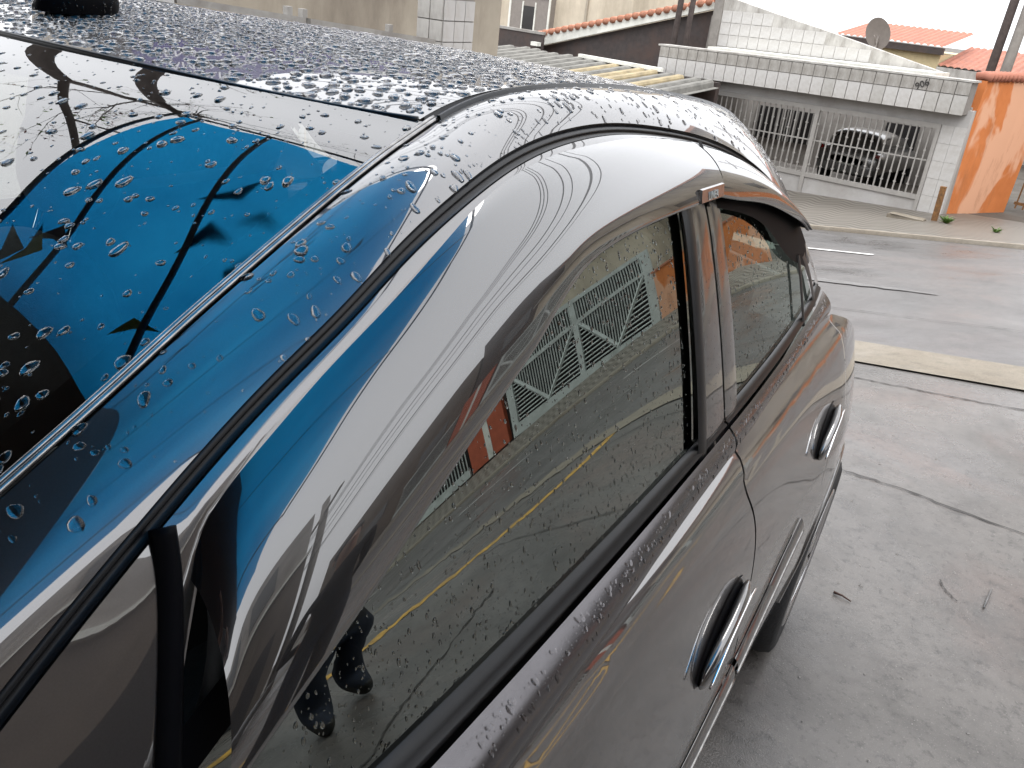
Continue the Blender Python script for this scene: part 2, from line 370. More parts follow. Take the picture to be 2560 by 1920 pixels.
_fz = np.linspace(.08, 1.06, 400); _fk = np.exp(-np.linspace(-2, 2, 31)**2); _fx = np.convolve(np.pad(_pr(_fz), 15, mode='edge'), _fk/_fk.sum(), 'valid'); _fx = np.where(_fz > .965, _pr(_fz), _fx)
def SL(y, z):                                  # lower body side
    y = np.asarray(y, float); z = np.asarray(z, float); v = y-1.7
    return np.interp(z, _fz, _fx)-.02*np.minimum(v, 0)**2-.10*np.maximum(v-.6, 0)**2-.10*np.maximum(y-2.35, 0)**2*np.clip((z-.6)/.3, 0, 1.3)+.018*np.exp(-((y-2.45)/.42)**2)*np.clip((.93-z)/.2, 0, 1)
zG = spline([.30, .45, .5787, .6757, .763, .8447, .9204, 1.0127, 1.1265, 1.2554, 1.3548, 1.4472, 1.5611, 1.6915, 1.8065, 1.9667, 2.0848, 2.1712, 2.27, 2.39, 2.6, 2.95],
            [1.095, 1.167, 1.2332, 1.281, 1.3207, 1.3525, 1.3821, 1.4112, 1.4378, 1.453, 1.4557, 1.4515, 1.4412, 1.4215, 1.3923, 1.332, 1.2734, 1.2148, 1.135, 1.068, 1.055, 1.045])
tV = np.array([(.6802, 1.2423), (.694, 1.261), (.7145, 1.276), (.7508, 1.2935), (.8061, 1.318), (.8733, 1.3443), (.9489, 1.3733), (1.0338, 1.4022), (1.1089, 1.4208), (1.18, 1.4315), (1.2713, 1.438), (1.3675, 1.4405), (1.4594, 1.4382), (1.560, 1.430)])
tL = np.array([(.643, 1.153), (.6992, 1.1734), (.7708, 1.1995), (.8334, 1.2255), (.9066, 1.2565), (.9659, 1.2805), (1.022, 1.304), (1.068, 1.3265), (1.1233, 1.3485), (1.1922, 1.3615), (1.26, 1.3675), (1.3388, 1.3712), (1.41, 1.3735), (1.4931, 1.3743), (1.532, 1.3742)])
zGB = spline([.45, .7847, .95, 1.0751, 1.1458, 1.408, 1.7107, 2.0761, 2.36], [1.038, 1.0425, 1.0446, 1.047, 1.0482, 1.0535, 1.0595, 1.072, 1.086])
zBL = spline([.45, .8387, .9412, 1.1914, 1.3909, 1.8798, 2.3332, 2.6, 2.8, 3.3], [.958, .972, .977, .986, .9915, 1.0055, 1.022, .955, .865, .80])
_ix = spline([.30, .63, .85, 1.05, 1.12, 1.25, 1.6, 2.1, 2.35, 2.6, 2.75], [.658, .601, .559, .522, .5075, .511, .520, .512, .475, .41, .37])
_iz = spline([.30, .6282, .7034, .7588, .843, .9165, 1.0265, 1.10, 1.1391, 1.1961, 1.2631, 1.3218, 1.3878, 1.7, 2.0, 2.3, 2.6, 2.75],
             [1.175, 1.2965, 1.323, 1.3435, 1.3728, 1.3985, 1.4315, 1.4475, 1.4575, 1.471, 1.4805, 1.4842, 1.4858, 1.476, 1.450, 1.400, 1.325, 1.275])
def inner(y): return np.stack([_ix(y), y, _iz(y)], -1)
def outer(y): z = zG(y); return np.stack([S(y, z), y, z], -1)
def crown_strip(A, B, m, crown, power=1.0):
    v = np.linspace(0, 1, m)[None, :, None]; A = A[:, None]; B = B[:, None]
    P = A*(1-v)+B*v
    tn = np.gradient((A+B)[:, 0]/2, axis=0); nn = np.cross(tn, (B-A)[:, 0]); nn /= np.linalg.norm(nn, axis=1)[:, None]
    sgn = np.sign((nn[:, 0]+nn[:, 2]).mean()); cr = np.broadcast_to(np.asarray(crown, float), (len(P),))[:, None, None]
    return P+sgn*nn[:, None]*cr*4*v**power*(1-v**power)
# body side: front pillar, roof rail and rear pillar in one pressing
yb = np.linspace(.30, 2.75, 260)
A_, B_ = inner(yb), outer(yb)
A_[:, 0] += .012
side_P = crown_strip(A_, B_, 26, np.interp(yb, [.3, .9, 1.15, 2.0, 2.75], [.006, .007, .009, .016, .024]))
body_side = grid("body_side", side_P, "paint", car, flip=True)
# roof
def roof_z(x, y):
    q = 1-np.clip(np.abs(x)/.5075, 0, 1.05)**2
    zc = 1.457+.11*(y-1.015)-.10*(y-1.015)**2-.10*np.maximum(y-1.7, 0)**2
    return _iz(y)*(1-q)+zc*q
xs = np.linspace(-1, 1, 81)
def roof_pt(a, t):
    yf = 1.015+.095*np.abs(a)**2; y = yf+(2.68-.10*(1-a*a)-yf)*t; x = a*(_ix(y)-.008)
    return np.stack([x, y, roof_z(x/_ix(y)*.5075, y)], -1)
Aq, Tq = np.meshgrid(xs, np.linspace(0, 1, 120), indexing='ij')
roof = grid("roof_panel", roof_pt(Aq, Tq), "paint", car, flip=False)
# drip channel between roof and side
yd = np.linspace(1.12, 2.7, 120); I = inner(yd)
off = lambda d, h: I+np.array([d, 0, h])
grid("roof_channel", np.stack([off(-.010, .000), off(-.006, -.007), off(.004, -.008), off(.006, .0035), off(.010, .004), off(.013, -.003)], 1), "rubber", car, flip=True)
# windshield
tw = np.linspace(0, 1, 70); ye = 1.107-(1.107-.36)*tw; xe = _ix(ye)+.0; ze = _iz(ye)
aw = np.linspace(-1, 1, 61)
def ws_pt(a, i):
    q = 1-a*a
    return np.stack([a*xe[i], ye[i]-(.095+.01*tw[i])*q, ze[i]+.007*q+0*a], -1)
WS = np.array([ws_pt(aw, i) for i in range(70)])
windshield = grid("windshield", WS, "windshield_glass", car)
# dark printed border on the glass (under side) and mirror-side dots
bord = np.array([ws_pt(aw, i) for i in range(0, 6)])-np.array([0, 0, .004]); grid("glass_border", bord, "gloss_black", windshield)
for sgn in (1, -1):
    c0 = np.stack([ws_pt(np.array([sgn*1.0, sgn*.955]), i) for i in range(70)]); grid("glass_border", c0-np.array([0, 0, .004]), "gloss_black", windshield, flip=sgn < 0)
# bright seam along the pillar, black seal along the roof edge
I = inner(np.linspace(.36, 1.12, 120))
tube("pillar_seam", I+np.array([.002, 0, .001]), .0021, "seam_metal", windshield, 8)
tube("pillar_seam", I+np.array([.0068, 0, .0005]), .0021, "seam_metal", windshield, 8)
tube("pillar_seam", (I+np.array([.003, 0, .002]))*np.array([-1, 1, 1]), .0042, "seam_metal", windshield, 8)
tube("roof_seal", roof_pt(np.linspace(-1, 1, 80), np.zeros(80))+np.array([0, -.003, -.001]), .0038, "rubber", windshield, 8)
# antenna base
ant = []
for i, tt in enumerate(np.linspace(0, 1, 24)):
    th = tt*math.pi/2; r_, h_ = math.cos(th)**.7, math.sin(th)**.8
    ph = np.linspace(0, 2*np.pi, 28, endpoint=False)
    ant.append(np.stack([.034*r_*np.sin(ph), 1.215+.062*r_*np.cos(ph)+.015*h_, roof_z(0*ph, 1.215+0*ph)+.045*h_-.001+.010*r_*np.cos(ph)*0], -1))
an = grid("antenna_base", np.array(ant), "black_trim", car, closed_v=True, flip=True)
an.location = (-.195, -.01, 0)
# door gap rubber
ygp = np.linspace(.32, 2.175, 200); og = outer(ygp)
def along(y, dz, o): z = zG(y)-dz; return np.stack([S(y, z)+o, y, z], -1)
grid("door_seal", np.stack([along(ygp, .000, -.001), along(ygp, .0015, -.009), along(ygp, .0040, -.005), along(ygp, .0065, -.003), along(ygp, .0088, -.005), along(ygp, .0105, -.009), along(ygp, .0115, -.001)], 1), "rubber", car, flip=True)
def make_door(name, y0, y1, yl):
    """lower panel mesh; frame, glass, visor and fittings hang under it. yl(z): rear edge below the belt"""
    Yt = np.linspace(0, 1, 70); rows = []
    for tt in np.linspace(0, 1, 64):
        row = []
        for q in Yt:
            y = y0+(y1-y0)*q; zt = float(zBL(y)); zb = .225
            if name == 'rear_door' or y > 2.1:
                r2 = .338**2-(y-2.54)**2
                if r2 > 0: zb = max(zb, .285+math.sqrt(r2))
            z = zt-(zt-zb)*tt**1.25
            if name == 'front_door': yy_ = y0+(yl(z)-y0)*q
            else: yy_ = yl(z)+.007+(y1-yl(z)-.007)*q
            row.append((float(SL(yy_, z)), yy_, z))
        rows.append(row)
    return grid(name, np.array(rows), "paint", car, flip=False)
_yl = spline([0.2, 0.5, 0.7153, 0.7764, 0.859, 0.9186, 0.9668, 0.997, 1.03], [1.5893, 1.5893, 1.5893, 1.6052, 1.6025, 1.5715, 1.559, 1.5838, 1.54])
gap = lambda z: float(_yl(z))
fdoor = make_door("front_door", .42, 1.565, gap); rdoor = make_door("rear_door", 1.572, 2.40, gap)
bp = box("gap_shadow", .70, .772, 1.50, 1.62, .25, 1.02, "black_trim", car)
# front fender, rear quarter
def side_panel(name, y0, y1, cy, top):
    rows = []
    for tt in np.linspace(0, 1, 40):
        row = []
        for y in np.linspace(y0, y1, 60):
            zt = float(top(y)); zb = .24; r2 = .338**2-(y-cy)**2
            if r2 > 0: zb = max(zb, .285+math.sqrt(r2))
            z = zt-(zt-zb)*tt; row.append((float(SL(y, z)), y, z))
        rows.append(row)
    return grid(name, np.array(rows), "paint", car)
side_panel("rear_quarter", 2.405, 2.98, 2.54, zBL)
side_panel("front_fender", -.80, .415, -.04, lambda y: np.interp(y, [-.8, .42], [.74, .95]))
# waist strip: rubber lip, satin moulding, with the glass behind
def waist(door, y0, y1):
    y = np.linspace(y0, y1, 80); zg = zGB(y); zl = zBL(y)
    pt = lambda f, o: np.stack([S(y, zg)*(1-f)+SL(y, zl)*f+o, y, zg*(1-f)+zl*f], -1)
    grid("window_lip", np.stack([pt(-.06, -.004), pt(-.02, .006), pt(.03, .004), pt(.06, .009), pt(.12, .008), pt(.15, .004)], 1), "rubber", door, flip=True)
    v = np.linspace(0, 1, 18); rows = [pt(.15+.85*k, .004+.017*math.sin(math.pi*min(1, .12+.95*k))**.8) for k in v]
    grid("waist_moulding", np.stack(rows, 1), "satin_trim", door, flip=True)
waist(fdoor, .56, 1.536); waist(rdoor, 1.543, 2.36)
# door frames
def frame(door, y0, y1, low):
    y = np.linspace(y0, y1, 130); zt = zG(y)-.0115; zl = low(y)
    rows = []
    for v in np.linspace(0, 1, 14):
        z = zt*(1-v)+zl*v; rows.append(np.stack([S(y, z)+.001+.004*4*v*(1-v), y, z], -1))
    return grid("window_frame", np.stack(rows, 1), "paint", door, flip=True)
vz = spline(tV[2:, 0], tV[2:, 1])
frame(fdoor, .42, 1.562, lambda y: np.where(y > .72, vz(np.maximum(y, .715))-.012, np.interp(y, [.42, .58, .66, .70, .72], [1.03, 1.05, 1.20, 1.258, 1.266])))
zRL = spline([1.50, 1.5393, 1.5741, 1.7569, 1.9601, 2.0992, 2.1538, 2.20], [1.3745, 1.3715, 1.3665, 1.3399, 1.2942, 1.2462, 1.2074, 1.165])     # rear visor lower edge
frame(rdoor, 1.568, 2.20, lambda y: np.maximum(zG(y)-.03, 1.06))
# side glass
def glass(door, y0f, y1f, ztop, n=60, m=26):
    rows = []
    for v in np.linspace(0, 1, m):
        row = []
        for q in np.linspace(0, 1, n):
            z0 = 1.02; y = y0f+(y1f-y0f)*q; z = z0+(float(ztop(y))-z0)*v; row.append((float(S(y, z))-.005, y, z))
        rows.append(row)
    return grid("window_glass", np.array(rows), "tinted_glass", door, flip=True)
Lz = spline(tL[:, 0], tL[:, 1])
glass(fdoor, .56, 1.45, lambda y: Lz(y)+.012); glass(rdoor, 1.58, 2.085, lambda y: zRL(y)+.004); glass(rdoor, 2.085, 2.32, lambda y: max(1.03, float(zG(y))-.045))
def s_strip(name, pts0, pts1, o, mat, parent, m=6, bulge=0):
    """strip on the side surface between two (y, z) polylines of equal length"""
    p0, p1 = np.asarray(pts0, float), np.asarray(pts1, float); n = 30; q = np.linspace(0, 1, n); t0 = np.linspace(0, 1, len(p0))
    a = np.stack([np.interp(q, t0, p0[:, k]) for k in (0, 1)], 1); c = np.stack([np.interp(q, t0, p1[:, k]) for k in (0, 1)], 1)
    rows = []
    for v in np.linspace(0, 1, m):
        r = a*(1-v)+c*v; rows.append(np.stack([S(r[:, 0], r[:, 1])+o+bulge*4*v*(1-v), r[:, 0], r[:, 1]], -1))
    return grid(name, np.stack(rows, 1), mat, parent)
# black glass runs under the visors and the B pillar covers
yy = np.linspace(.64, 1.58, 40); s_strip("glass_run", np.stack([yy, Lz(yy)+.02], 1), np.stack([yy, Lz(yy)-np.interp(yy, [.64, 1.0, 1.3, 1.45, 1.58], [.004, .004, .007, .011, .016])], 1), .002, "black_trim", fdoor)
s_strip("glass_run", [(1.433, 1.38), (1.416, 1.04)], [(1.466, 1.38), (1.449, 1.035)], .006, "rubber", fdoor, 8, .004)
s_strip("pillar_cover", [(1.467, 1.38), (1.450, 1.035)], [(1.521, 1.38), (1.538, 1.035)], .004, "gloss_black", fdoor, 8, .0015)
s_strip("pillar_cover", [(1.528, 1.38), (1.545, 1.035)], [(1.578, 1.38), (1.607, 1.035)], .004, "gloss_black", rdoor, 8, .0015)
yy = np.linspace(1.53, 2.16, 30); gl = spline([1.53, 1.5951, 1.7555, 1.8524, 1.9382, 2.0594, 2.10, 2.16], [1.357, 1.3462, 1.3133, 1.278, 1.2348, 1.1927, 1.182, 1.165])
s_strip("glass_run", np.stack([yy, zRL(yy)+.012], 1), np.stack([yy, gl(yy)-.002], 1), .005, "black_trim", rdoor)
s_strip("window_divider", [(2.056, 1.205), (2.091, 1.06)], [(2.078, 1.205), (2.112, 1.06)], .006, "rubber", rdoor, 6, .003)
s_strip("glass_run", [(2.11, 1.19), (2.19, 1.13), (2.25, 1.062)], [(2.145, 1.20), (2.225, 1.13), (2.29, 1.062)], .004, "rubber", rdoor, 6, .002)
s_strip("mirror_sail", [(.45, 1.105), (.55, 1.150), (.612, 1.175)], [(.45, 1.04), (.55, 1.04), (.60, 1.04)], .004, "black_trim", fdoor, 6)
ve = np.array([(.676, 1.272), (.670, 1.250), (.659, 1.222), (.640, 1.180), (.617, 1.125), (.603, 1.06)]); vt = np.linspace(0, 1, 6); vq = np.linspace(0, 1, 30); vy_, vz_ = spline(vt, ve[:, 0])(vq), spline(vt, ve[:, 1])(vq)
tube("visor_end", np.stack([S(vy_, vz_)+.004, vy_, vz_], 1), .0075, "black_trim", fdoor, 10)
s_strip("visor_gap", [(1.560, 1.432), (1.529, 1.372)], [(1.574, 1.432), (1.543, 1.372)], .016, "black_trim", fdoor, 4)
# smoked visors
def visor(door, cu, cl, n=150, o0=.004, o1=.033):
    q = np.linspace(0, 1, n); rows = []
    arc = lambda c: np.concatenate([[0], np.cumsum(np.linalg.norm(np.diff(c, axis=0), axis=1))])/np.sum(np.linalg.norm(np.diff(c, axis=0), axis=1))
    su, sl = arc(cu), arc(cl); f = [spline(su, cu[:, 0]), spline(su, cu[:, 1]), spline(sl, cl[:, 0]), spline(sl, cl[:, 1])]
    U = np.stack([f[0](q), f[1](q)], 1); Lw = np.stack([f[2](q), f[3](q)], 1)
    for v in np.linspace(0, 1, 30):
        r = U*(1-v)+Lw*v
        o = o0+(o1-o0)*v**1.3+.022*4*v**.72*(1-v**.72)*.9
        rows.append(np.stack([S(r[:, 0], r[:, 1])+o, r[:, 0], r[:, 1]], -1))
    r = Lw; rows.append(np.stack([S(r[:, 0], r[:, 1])+o1-.001, r[:, 0], r[:, 1]-.003], -1)); rows.append(np.stack([S(r[:, 0], r[:, 1])+o1-.006, r[:, 0], r[:, 1]-.002], -1))
    return grid("window_visor", np.stack(rows, 1), "acrylic", door, flip=True)
fv = visor(fdoor, tV, tL)
yv = np.linspace(1.606, 2.11, 24)
yv = np.linspace(1.570, 2.10, 26); yw = np.linspace(1.539, 2.085, 26)
rv = visor(rdoor, np.stack([yv, zG(yv)-.012], 1), np.stack([yw, zRL(yw)], 1), 90, .004, .028)
# maker's badge on the visor end
bz = 1.3800; by = 1.486; bx = float(S(by, bz))
bt = mesh("visor_badge", [(bx+.035, by-.046, bz-.0085), (bx+.035, by+.046, bz-.0085), (bx+.031, by+.046, bz+.0095), (bx+.031, by-.046, bz+.0095),
                          (bx+.038, by-.046, bz-.007), (bx+.038, by+.046, bz-.007), (bx+.035, by+.046, bz+.009), (bx+.035, by-.046, bz+.009)],
          [(4, 5, 6, 7), (0, 4, 7, 3), (1, 2, 6, 5), (3, 7, 6, 2), (0, 1, 5, 4)], "seam_metal", fv)
vx, vy = Vector((0, 1, 0)), Vector((-.0025, 0, .016)).normalized(); vn = vx.cross(vy)
mt = Matrix((vx, vy, vn)).transposed().to_4x4(); mt.translation = Vector((bx+.0372, by, bz-.001))
text("badge_lettering", "LINEA", .015, "fascia_white", fv, mt, .0006)
# handles
def handle(door, yc, zc, ln, hgt, sl):
    rows = []
    for a in np.linspace(-1, 1, 40):
        w_ = (1-abs(a)**2.6)**.5; ph = np.linspace(0, 2*np.pi, 20, endpoint=False)
        y = yc+a*ln/2; z = zc+np.sin(ph)*hgt/2*w_+sl*(y-yc); x = SL(y, zc+sl*(y-yc)+0*z)+.006+.013*np.cos(ph)*w_+.006*(1-a*a)
        rows.append(np.stack([x, y+0*ph, z], -1))
    h_ = grid("door_handle", np.array(rows), "paint", door, closed_v=True, flip=True)
    rows = []
    for rr in np.linspace(0, 1, 10):
        ph = np.linspace(0, 2*np.pi, 30, endpoint=False); y = yc-.004+.56*ln*rr*np.cos(ph)*.92; z = zc+.004+.58*hgt*rr*np.sin(ph)+sl*(y-yc)
        rows.append(np.stack([SL(y, z)+.0015, y, z], -1))
    grid("handle_recess_shade", np.array(rows), "gloss_black", h_, closed_v=True)  # flat black patch on the panel, painting the shade of the handle hollow
    ph = np.linspace(0, np.pi*.95, 14); 
    tube("handle_edge", np.stack([SL(yc+np.linspace(-1, 1, 24)*ln*.49, zc+sl*np.linspace(-1, 1, 24)*ln*.49)+.020, yc+np.linspace(-1, 1, 24)*ln*.49, zc+hgt*.36*(1-np.linspace(-1, 1, 24)**2)+sl*np.linspace(-1, 1, 24)*ln*.49], 1), .0022, "chrome", h_, 6)
handle(fdoor, 1.450, 0.772, 0.218, .070, 0.185); handle(rdoor, 2.178, 0.824, .19, .060, .25)
# rub strip with bright insert
def rub(door, y0, y1):
    y = np.linspace(y0, y1, 60); zc = np.interp(y, [.5, 1.376, 1.586, 1.805, 2.013], [0.500, 0.560, 0.582, 0.615, 0.659]); rows = []
    for (dz, o) in ((.028, .001), (.024, .006), (.012, .010), (-.012, .010), (-.024, .006), (-.030, .001)):
        rows.append(np.stack([SL(y, zc+dz)+o, y, zc+dz], -1))
    rs = grid("rub_strip", np.stack(rows, 1), "paint", door)
    tube("bright_insert", np.stack([SL(y, zc)+.0095, y, zc], 1), .0036, "seam_metal", rs, 8)
rub(fdoor, .50, 1.583); rub(rdoor, 1.599, 2.013)
# arch lips
for cy in (2.54, -.04):
    th = np.linspace(.15, np.pi-.15, 40); ya_ = cy+.338*np.cos(th); za_ = .285+.338*np.sin(th)
    tube("arch_lip", np.stack([SL(ya_, za_)-.004, ya_, za_], 1), .009, "paint", car, 8)
# wheels
def wheel(y, x, z=.29):
    w0 = empty("wheel", (x, y, z), 0, car); w0.scale = (1, .95, .95); prof = [(.30, -.185), (.305, -.17), (.312, -.10), (.312, -.03), (.300, -.004), (.28, .004), (.235, .004), (.215, -.004), (.205, -.02)]
    ph = np.linspace(0, 2*np.pi, 48, endpoint=False)
    grid("tyre", np.array([[(d, r*math.sin(p), r*math.cos(p)) for p in ph] for r, d in prof]), "tyre", w0, closed_v=True)
    prf = [(.212, -.012), (.208, .0), (.198, -.012), (.19, -.05), (.10, -.07), (.0, -.075)]
    grid("wheel_barrel", np.array([[(d, r*math.sin(p), r*math.cos(p)) for p in ph] for r, d in prf]), "dash_plastic", w0, closed_v=True)
    sp = []
    for k in range(7):
        a = 2*math.pi*k/7; c_, s_ = math.cos(a), math.sin(a)
        ring = []
        for r, hw, d in ((.02, .026, -.006), (.07, .022, .002), (.13, .020, .0), (.19, .026, -.006), (.21, .034, -.004)):
            ring.append([(d-.03, r*c_-(-hw)*s_, r*s_+(-hw)*c_), (d, r*c_-(-hw*.8)*s_, r*s_+(-hw*.8)*c_), (d, r*c_-(hw*.8)*s_, r*s_+(hw*.8)*c_), (d-.03, r*c_-hw*s_, r*s_+hw*c_)])
        grid("spoke", np.array(ring), "alloy", w0)
    ringp = [(.215, -.006), (.217, .003), (.208, .006), (.200, -.004)]
    grid("rim_flange", np.array([[(d, r*math.sin(p), r*math.cos(p)) for p in ph] for r, d in ringp]), "alloy", w0, closed_v=True)
    return w0
wheel(2.53, .912); wheel(-.04, .86)
for yc_ in (2.53, -.04):
    w2 = wheel(yc_, -.875); w2.rotation_euler = (0, 0, math.pi)
# bonnet, boot, bumpers, underside
Aq, Tq = np.meshgrid(np.linspace(-1, 1, 41), np.linspace(0, 1, 30), indexing='ij')
yh = -.92+Tq*(1.30-.10*Aq**2); zh = .70+.36*np.sin(np.clip(Tq*1.25, 0, 1)*np.pi/2)**.8-.10*Aq**4-.04*Aq**2
grid("bonnet", np.stack([Aq*(.70+.08*Tq), yh, zh], -1), "paint", car)
yr = 2.60+Tq*.28+.06*(1-Aq**2); zr = 1.30-.29*Tq+.02*(1-Aq**2); grid("rear_window", np.stack([Aq*(.40+.15*Tq), yr, zr], -1), "tinted_glass", car)
yt_ = 2.86+Tq*.14+.05*(1-Aq**2); zt_ = 1.01-.03*Tq**2-.05*Aq**2; grid("boot_lid", np.stack([Aq*.56, yt_, zt_], -1), "paint", car)
def bumper(name, y0, sg):
    rows = []
    for z in np.linspace(.24, 0.78 if sg > 0 else .72, 16):
        a = np.linspace(-1, 1, 40); rows.append(np.stack([a*(.845 if sg < 0 else .68), y0+sg*.16*(1-np.abs(a)**3)*(1 if z < .6 else .75), np.full(40, z)], -1))
    return grid(name, np.array(rows), "paint", car)
bumper("rear_bumper", 2.96, 1); bumper("front_bumper", -.80, -1)
boxes("underbody", [(-.78, .78, -.85, 2.9, .18, .30), (-.775, .775, .45, 2.8, .30, .42)], "black_trim", car)
# cabin
def seat(x, y):
    st = empty("seat", (x, y, 0), 0, car)
    def cushion(name, c, sz, tilt, k=2.6):
        th = np.linspace(-np.pi/2, np.pi/2, 18); ph = np.linspace(0, 2*np.pi, 28, endpoint=False)
        sp = lambda v, p: np.sign(v)*np.abs(v)**p
        T, Q = np.meshgrid(th, ph, indexing='ij')
        P = np.stack([sz[0]*sp(np.cos(T), 2/k)*sp(np.cos(Q), 2/k), sz[1]*sp(np.cos(T), 2/k)*sp(np.sin(Q), 2/k), sz[2]*sp(np.sin(T), 2/k)], -1)
        ca, sa = math.cos(tilt), math.sin(tilt); P = np.stack([P[..., 0], P[..., 1]*ca+P[..., 2]*sa, -P[..., 1]*sa+P[..., 2]*ca], -1)+np.array(c)
        return grid(name, P, "seat_fabric", st, closed_v=True)
    cushion("cushion", (0, 0, .50), (.25, .26, .09), .1); cushion("backrest", (0, .33, .82), (.24, .075, .30), .32)
    cushion("headrest", (0, .475, 1.225), (.125, .045, .10), .25)
    for s in (-.05, .05): tube("headrest_stem", [(s, .41, 1.05), (s, .46, 1.17)], .006, "chrome", st, 6)
seat(.36, 1.05); seat(-.36, .80)
P = [(a*.62, 1.95+.12*t_, .45+.65*t_) for a in (-1, 1) for t_ in (0, 1)]
boxes("rear_bench", [(-.62, .62, 1.75, 2.2, .40, .60), (-.62, .62, 2.12, 2.3, .55, 1.06), (-.55, -.28, 2.16, 2.26, 1.06, 1.2), (.28, .55, 2.16, 2.26, 1.06, 1.2)], "seat_fabric", car)
Aq, Tq = np.meshgrid(np.linspace(-1, 1, 31), np.linspace(0, 1, 16), indexing='ij')
grid("dashboard", np.stack([Aq*.70, .30+.48*Tq-.06*Aq**2, .985+.03*np.sin(Tq*3)-.30*np.clip(Tq-.8, 0, 1)], -1), "dash_plastic", car)
boxes("floor_pan", [(-.72, .72, .2, 3.0, .36, .40)], "dash_plastic", car)
th = np.linspace(0, 2*np.pi, 40); stw = np.stack([.36+.185*np.cos(th), .80+.185*np.sin(th)*.45, .93+.185*np.sin(th)*.89], 1)
tube("steering_wheel", stw, .015, "dash_plastic", car, 8, False)
Aq, Tq = np.meshgrid(np.linspace(-1, 1, 21), np.linspace(0, 1, 20), indexing='ij')
yl_ = 1.19+.05*Aq**2+Tq*1.3; grid("headliner", np.stack([Aq*.44, yl_, roof_z(Aq*.44, yl_)-.035], -1), "dash_plastic", car)
yi = np.linspace(.40, 2.15, 100); Ii = inner(yi)
def in_trim(sgn):
    zl_ = np.maximum(zG(yi)-.050, 1.05)
    lo = np.stack([S(yi, zl_)-.022, yi, zl_], -1); mid = outer(yi)-np.array([.024, 0, .006]); up = Ii-np.array([.004, 0, .014])
    grid("pillar_trim", np.stack([up, (up+mid)/2+np.array([.004, 0, -.004]), mid, lo], 1)*np.array([sgn, 1, 1]), "dash_plastic", car)
    zz = np.linspace(.95, 1.42, 12); b0, b1 = [np.stack([S(y+0*zz, zz)-.020, y+0*zz, zz], -1) for y in (1.40, 1.63)]
    grid("pillar_trim", np.stack([b0, b1], 1)*np.array([sgn, 1, 1]), "dash_plastic", car)
    yy_ = np.linspace(.42, 2.15, 40); lo = np.stack([0*yy_+.70, yy_, 0*yy_+.40], -1); hi = np.stack([S(yy_, zGB(yy_))-.03, yy_, zGB(yy_)-.01], -1)
    grid("door_trim", np.stack([hi, (hi+lo)/2-np.array([.03, 0, 0]), lo], 1)*np.array([sgn, 1, 1]), "dash_plastic", car)
in_trim(1); in_trim(-1)
# mirror the side pressings to the car's right
for o in [body_side]+[q for q in car.children if q.name.split('.')[0] in ("front_fender", "rear_quarter", "roof_channel", "door_seal")]:
    c = o.copy(); COL.objects.link(c); c.parent = car; c.scale = (-1, 1, 1)
for o in (fdoor, rdoor):
    c = o.copy(); COL.objects.link(c); c.parent = car; c.scale = (-1, 1, 1)
    for ch in o.children:
        k = ch.copy(); COL.objects.link(k); k.parent = c
        if ch.name.startswith("window_glass"): k.data = ch.data.copy(); k.data.materials[0] = MATS["passenger_glass"]
# door mirror, below the frame
loft_m = []
for a in np.linspace(0, 1, 14):
    r_ = math.sin(math.pi*(.06+.9*a))**.5; ph = np.linspace(0, 2*np.pi, 24, endpoint=False)
    loft_m.append(np.stack([np.full(24, .80+.20*a), .50+.05*r_*np.cos(ph)-.03*a, 1.02+.068*r_*np.sin(ph)], -1))
for sgn in (1, -1):
    mo = grid("door_mirror", np.array(loft_m)*np.array([sgn, 1, 1]), "paint", car, closed_v=True, flip=sgn < 0)
    mesh("mirror_glass", [(sgn*.82, .545, .965), (sgn*.97, .52, .975), (sgn*.97, .52, 1.06), (sgn*.82, .545, 1.075)], [(0, 1, 2, 3)], "chrome", mo)
    tube("mirror_arm", [(sgn*.76, .53, .99), (sgn*.84, .50, 1.0)], .022, "black_trim", mo)

# ------------------------------------------------------------------ across the street: house with the garage gate
def bld(name, u, s, z, tilt=.027):
    o = empty(name, (*UW(u, s), z)); o.rotation_euler = (0, -tilt, ROT); return o
gh = bld("garage_house", -3.2, 18.2, 0)
tag(gh, "white tiled house with a barred garage gate and stained parapet", "house")
boxes("front_wall", [(-6.75, .08, 0, .18, .0, .30), (-.38, .08, 0, .18, -2.6, 0), (-6.75, -5.53, 0, .18, -2.6, 0)], "plaster_white", gh)
par = boxes("parapet", [(-6.75, 0, -.30, .10, .235, .80)], "grout", gh)
tw_ = 6.75/27
MATS["tile_b"] = plain("tile_b", (.43, .42, .40), .35, var=.06, scale=2, stain=(.30, .28, .25), sscale=3); t_lo2 = box_data("tile", .008, tw_-.008, -.325, -.30, .225, .56, "tile_b")
t_hi = box_data("tile", .008, tw_-.008, -.32, -.30, .575, .79, "tile_dirty"); t_lo = box_data("tile", .008, tw_-.008, -.325, -.30, .225, .56, "tile_white")
for i in range(27):
    for d in (t_hi, t_lo):
        o = link("tile", t_lo2 if d is t_lo and rnd.random() < .35 else d, None, par); o.location = (-6.75+i*tw_, rnd.uniform(-.003, .003), rnd.uniform(-.002, .002))
boxes("parapet_coping", [(-6.80, .04, -.33, .12, .80, .835)], "plaster_dirty", gh)
mt = Matrix.Rotation(math.radians(28), 4, 'Z'); mm = Matrix(((1, 0, 0, 0), (0, 0, -1, 0), (0, 1, 0, 0), (0, 0, 0, 1))) @ mt; mm.translation = Vector((-.85, -.325, .67))
text("house_number", "906", .17, "number_dark", gh, mm, .012)
# wall tiles beside the gate
wt = box_data("wall_tile", 0, .225, -.012, 0, 0, .33, "tile_white")
for j in range(6):
    for i in range(2):
        o = link("wall_tile", wt, None, gh); o.location = (-.37+i*.229, 0, -.34-j*.335)
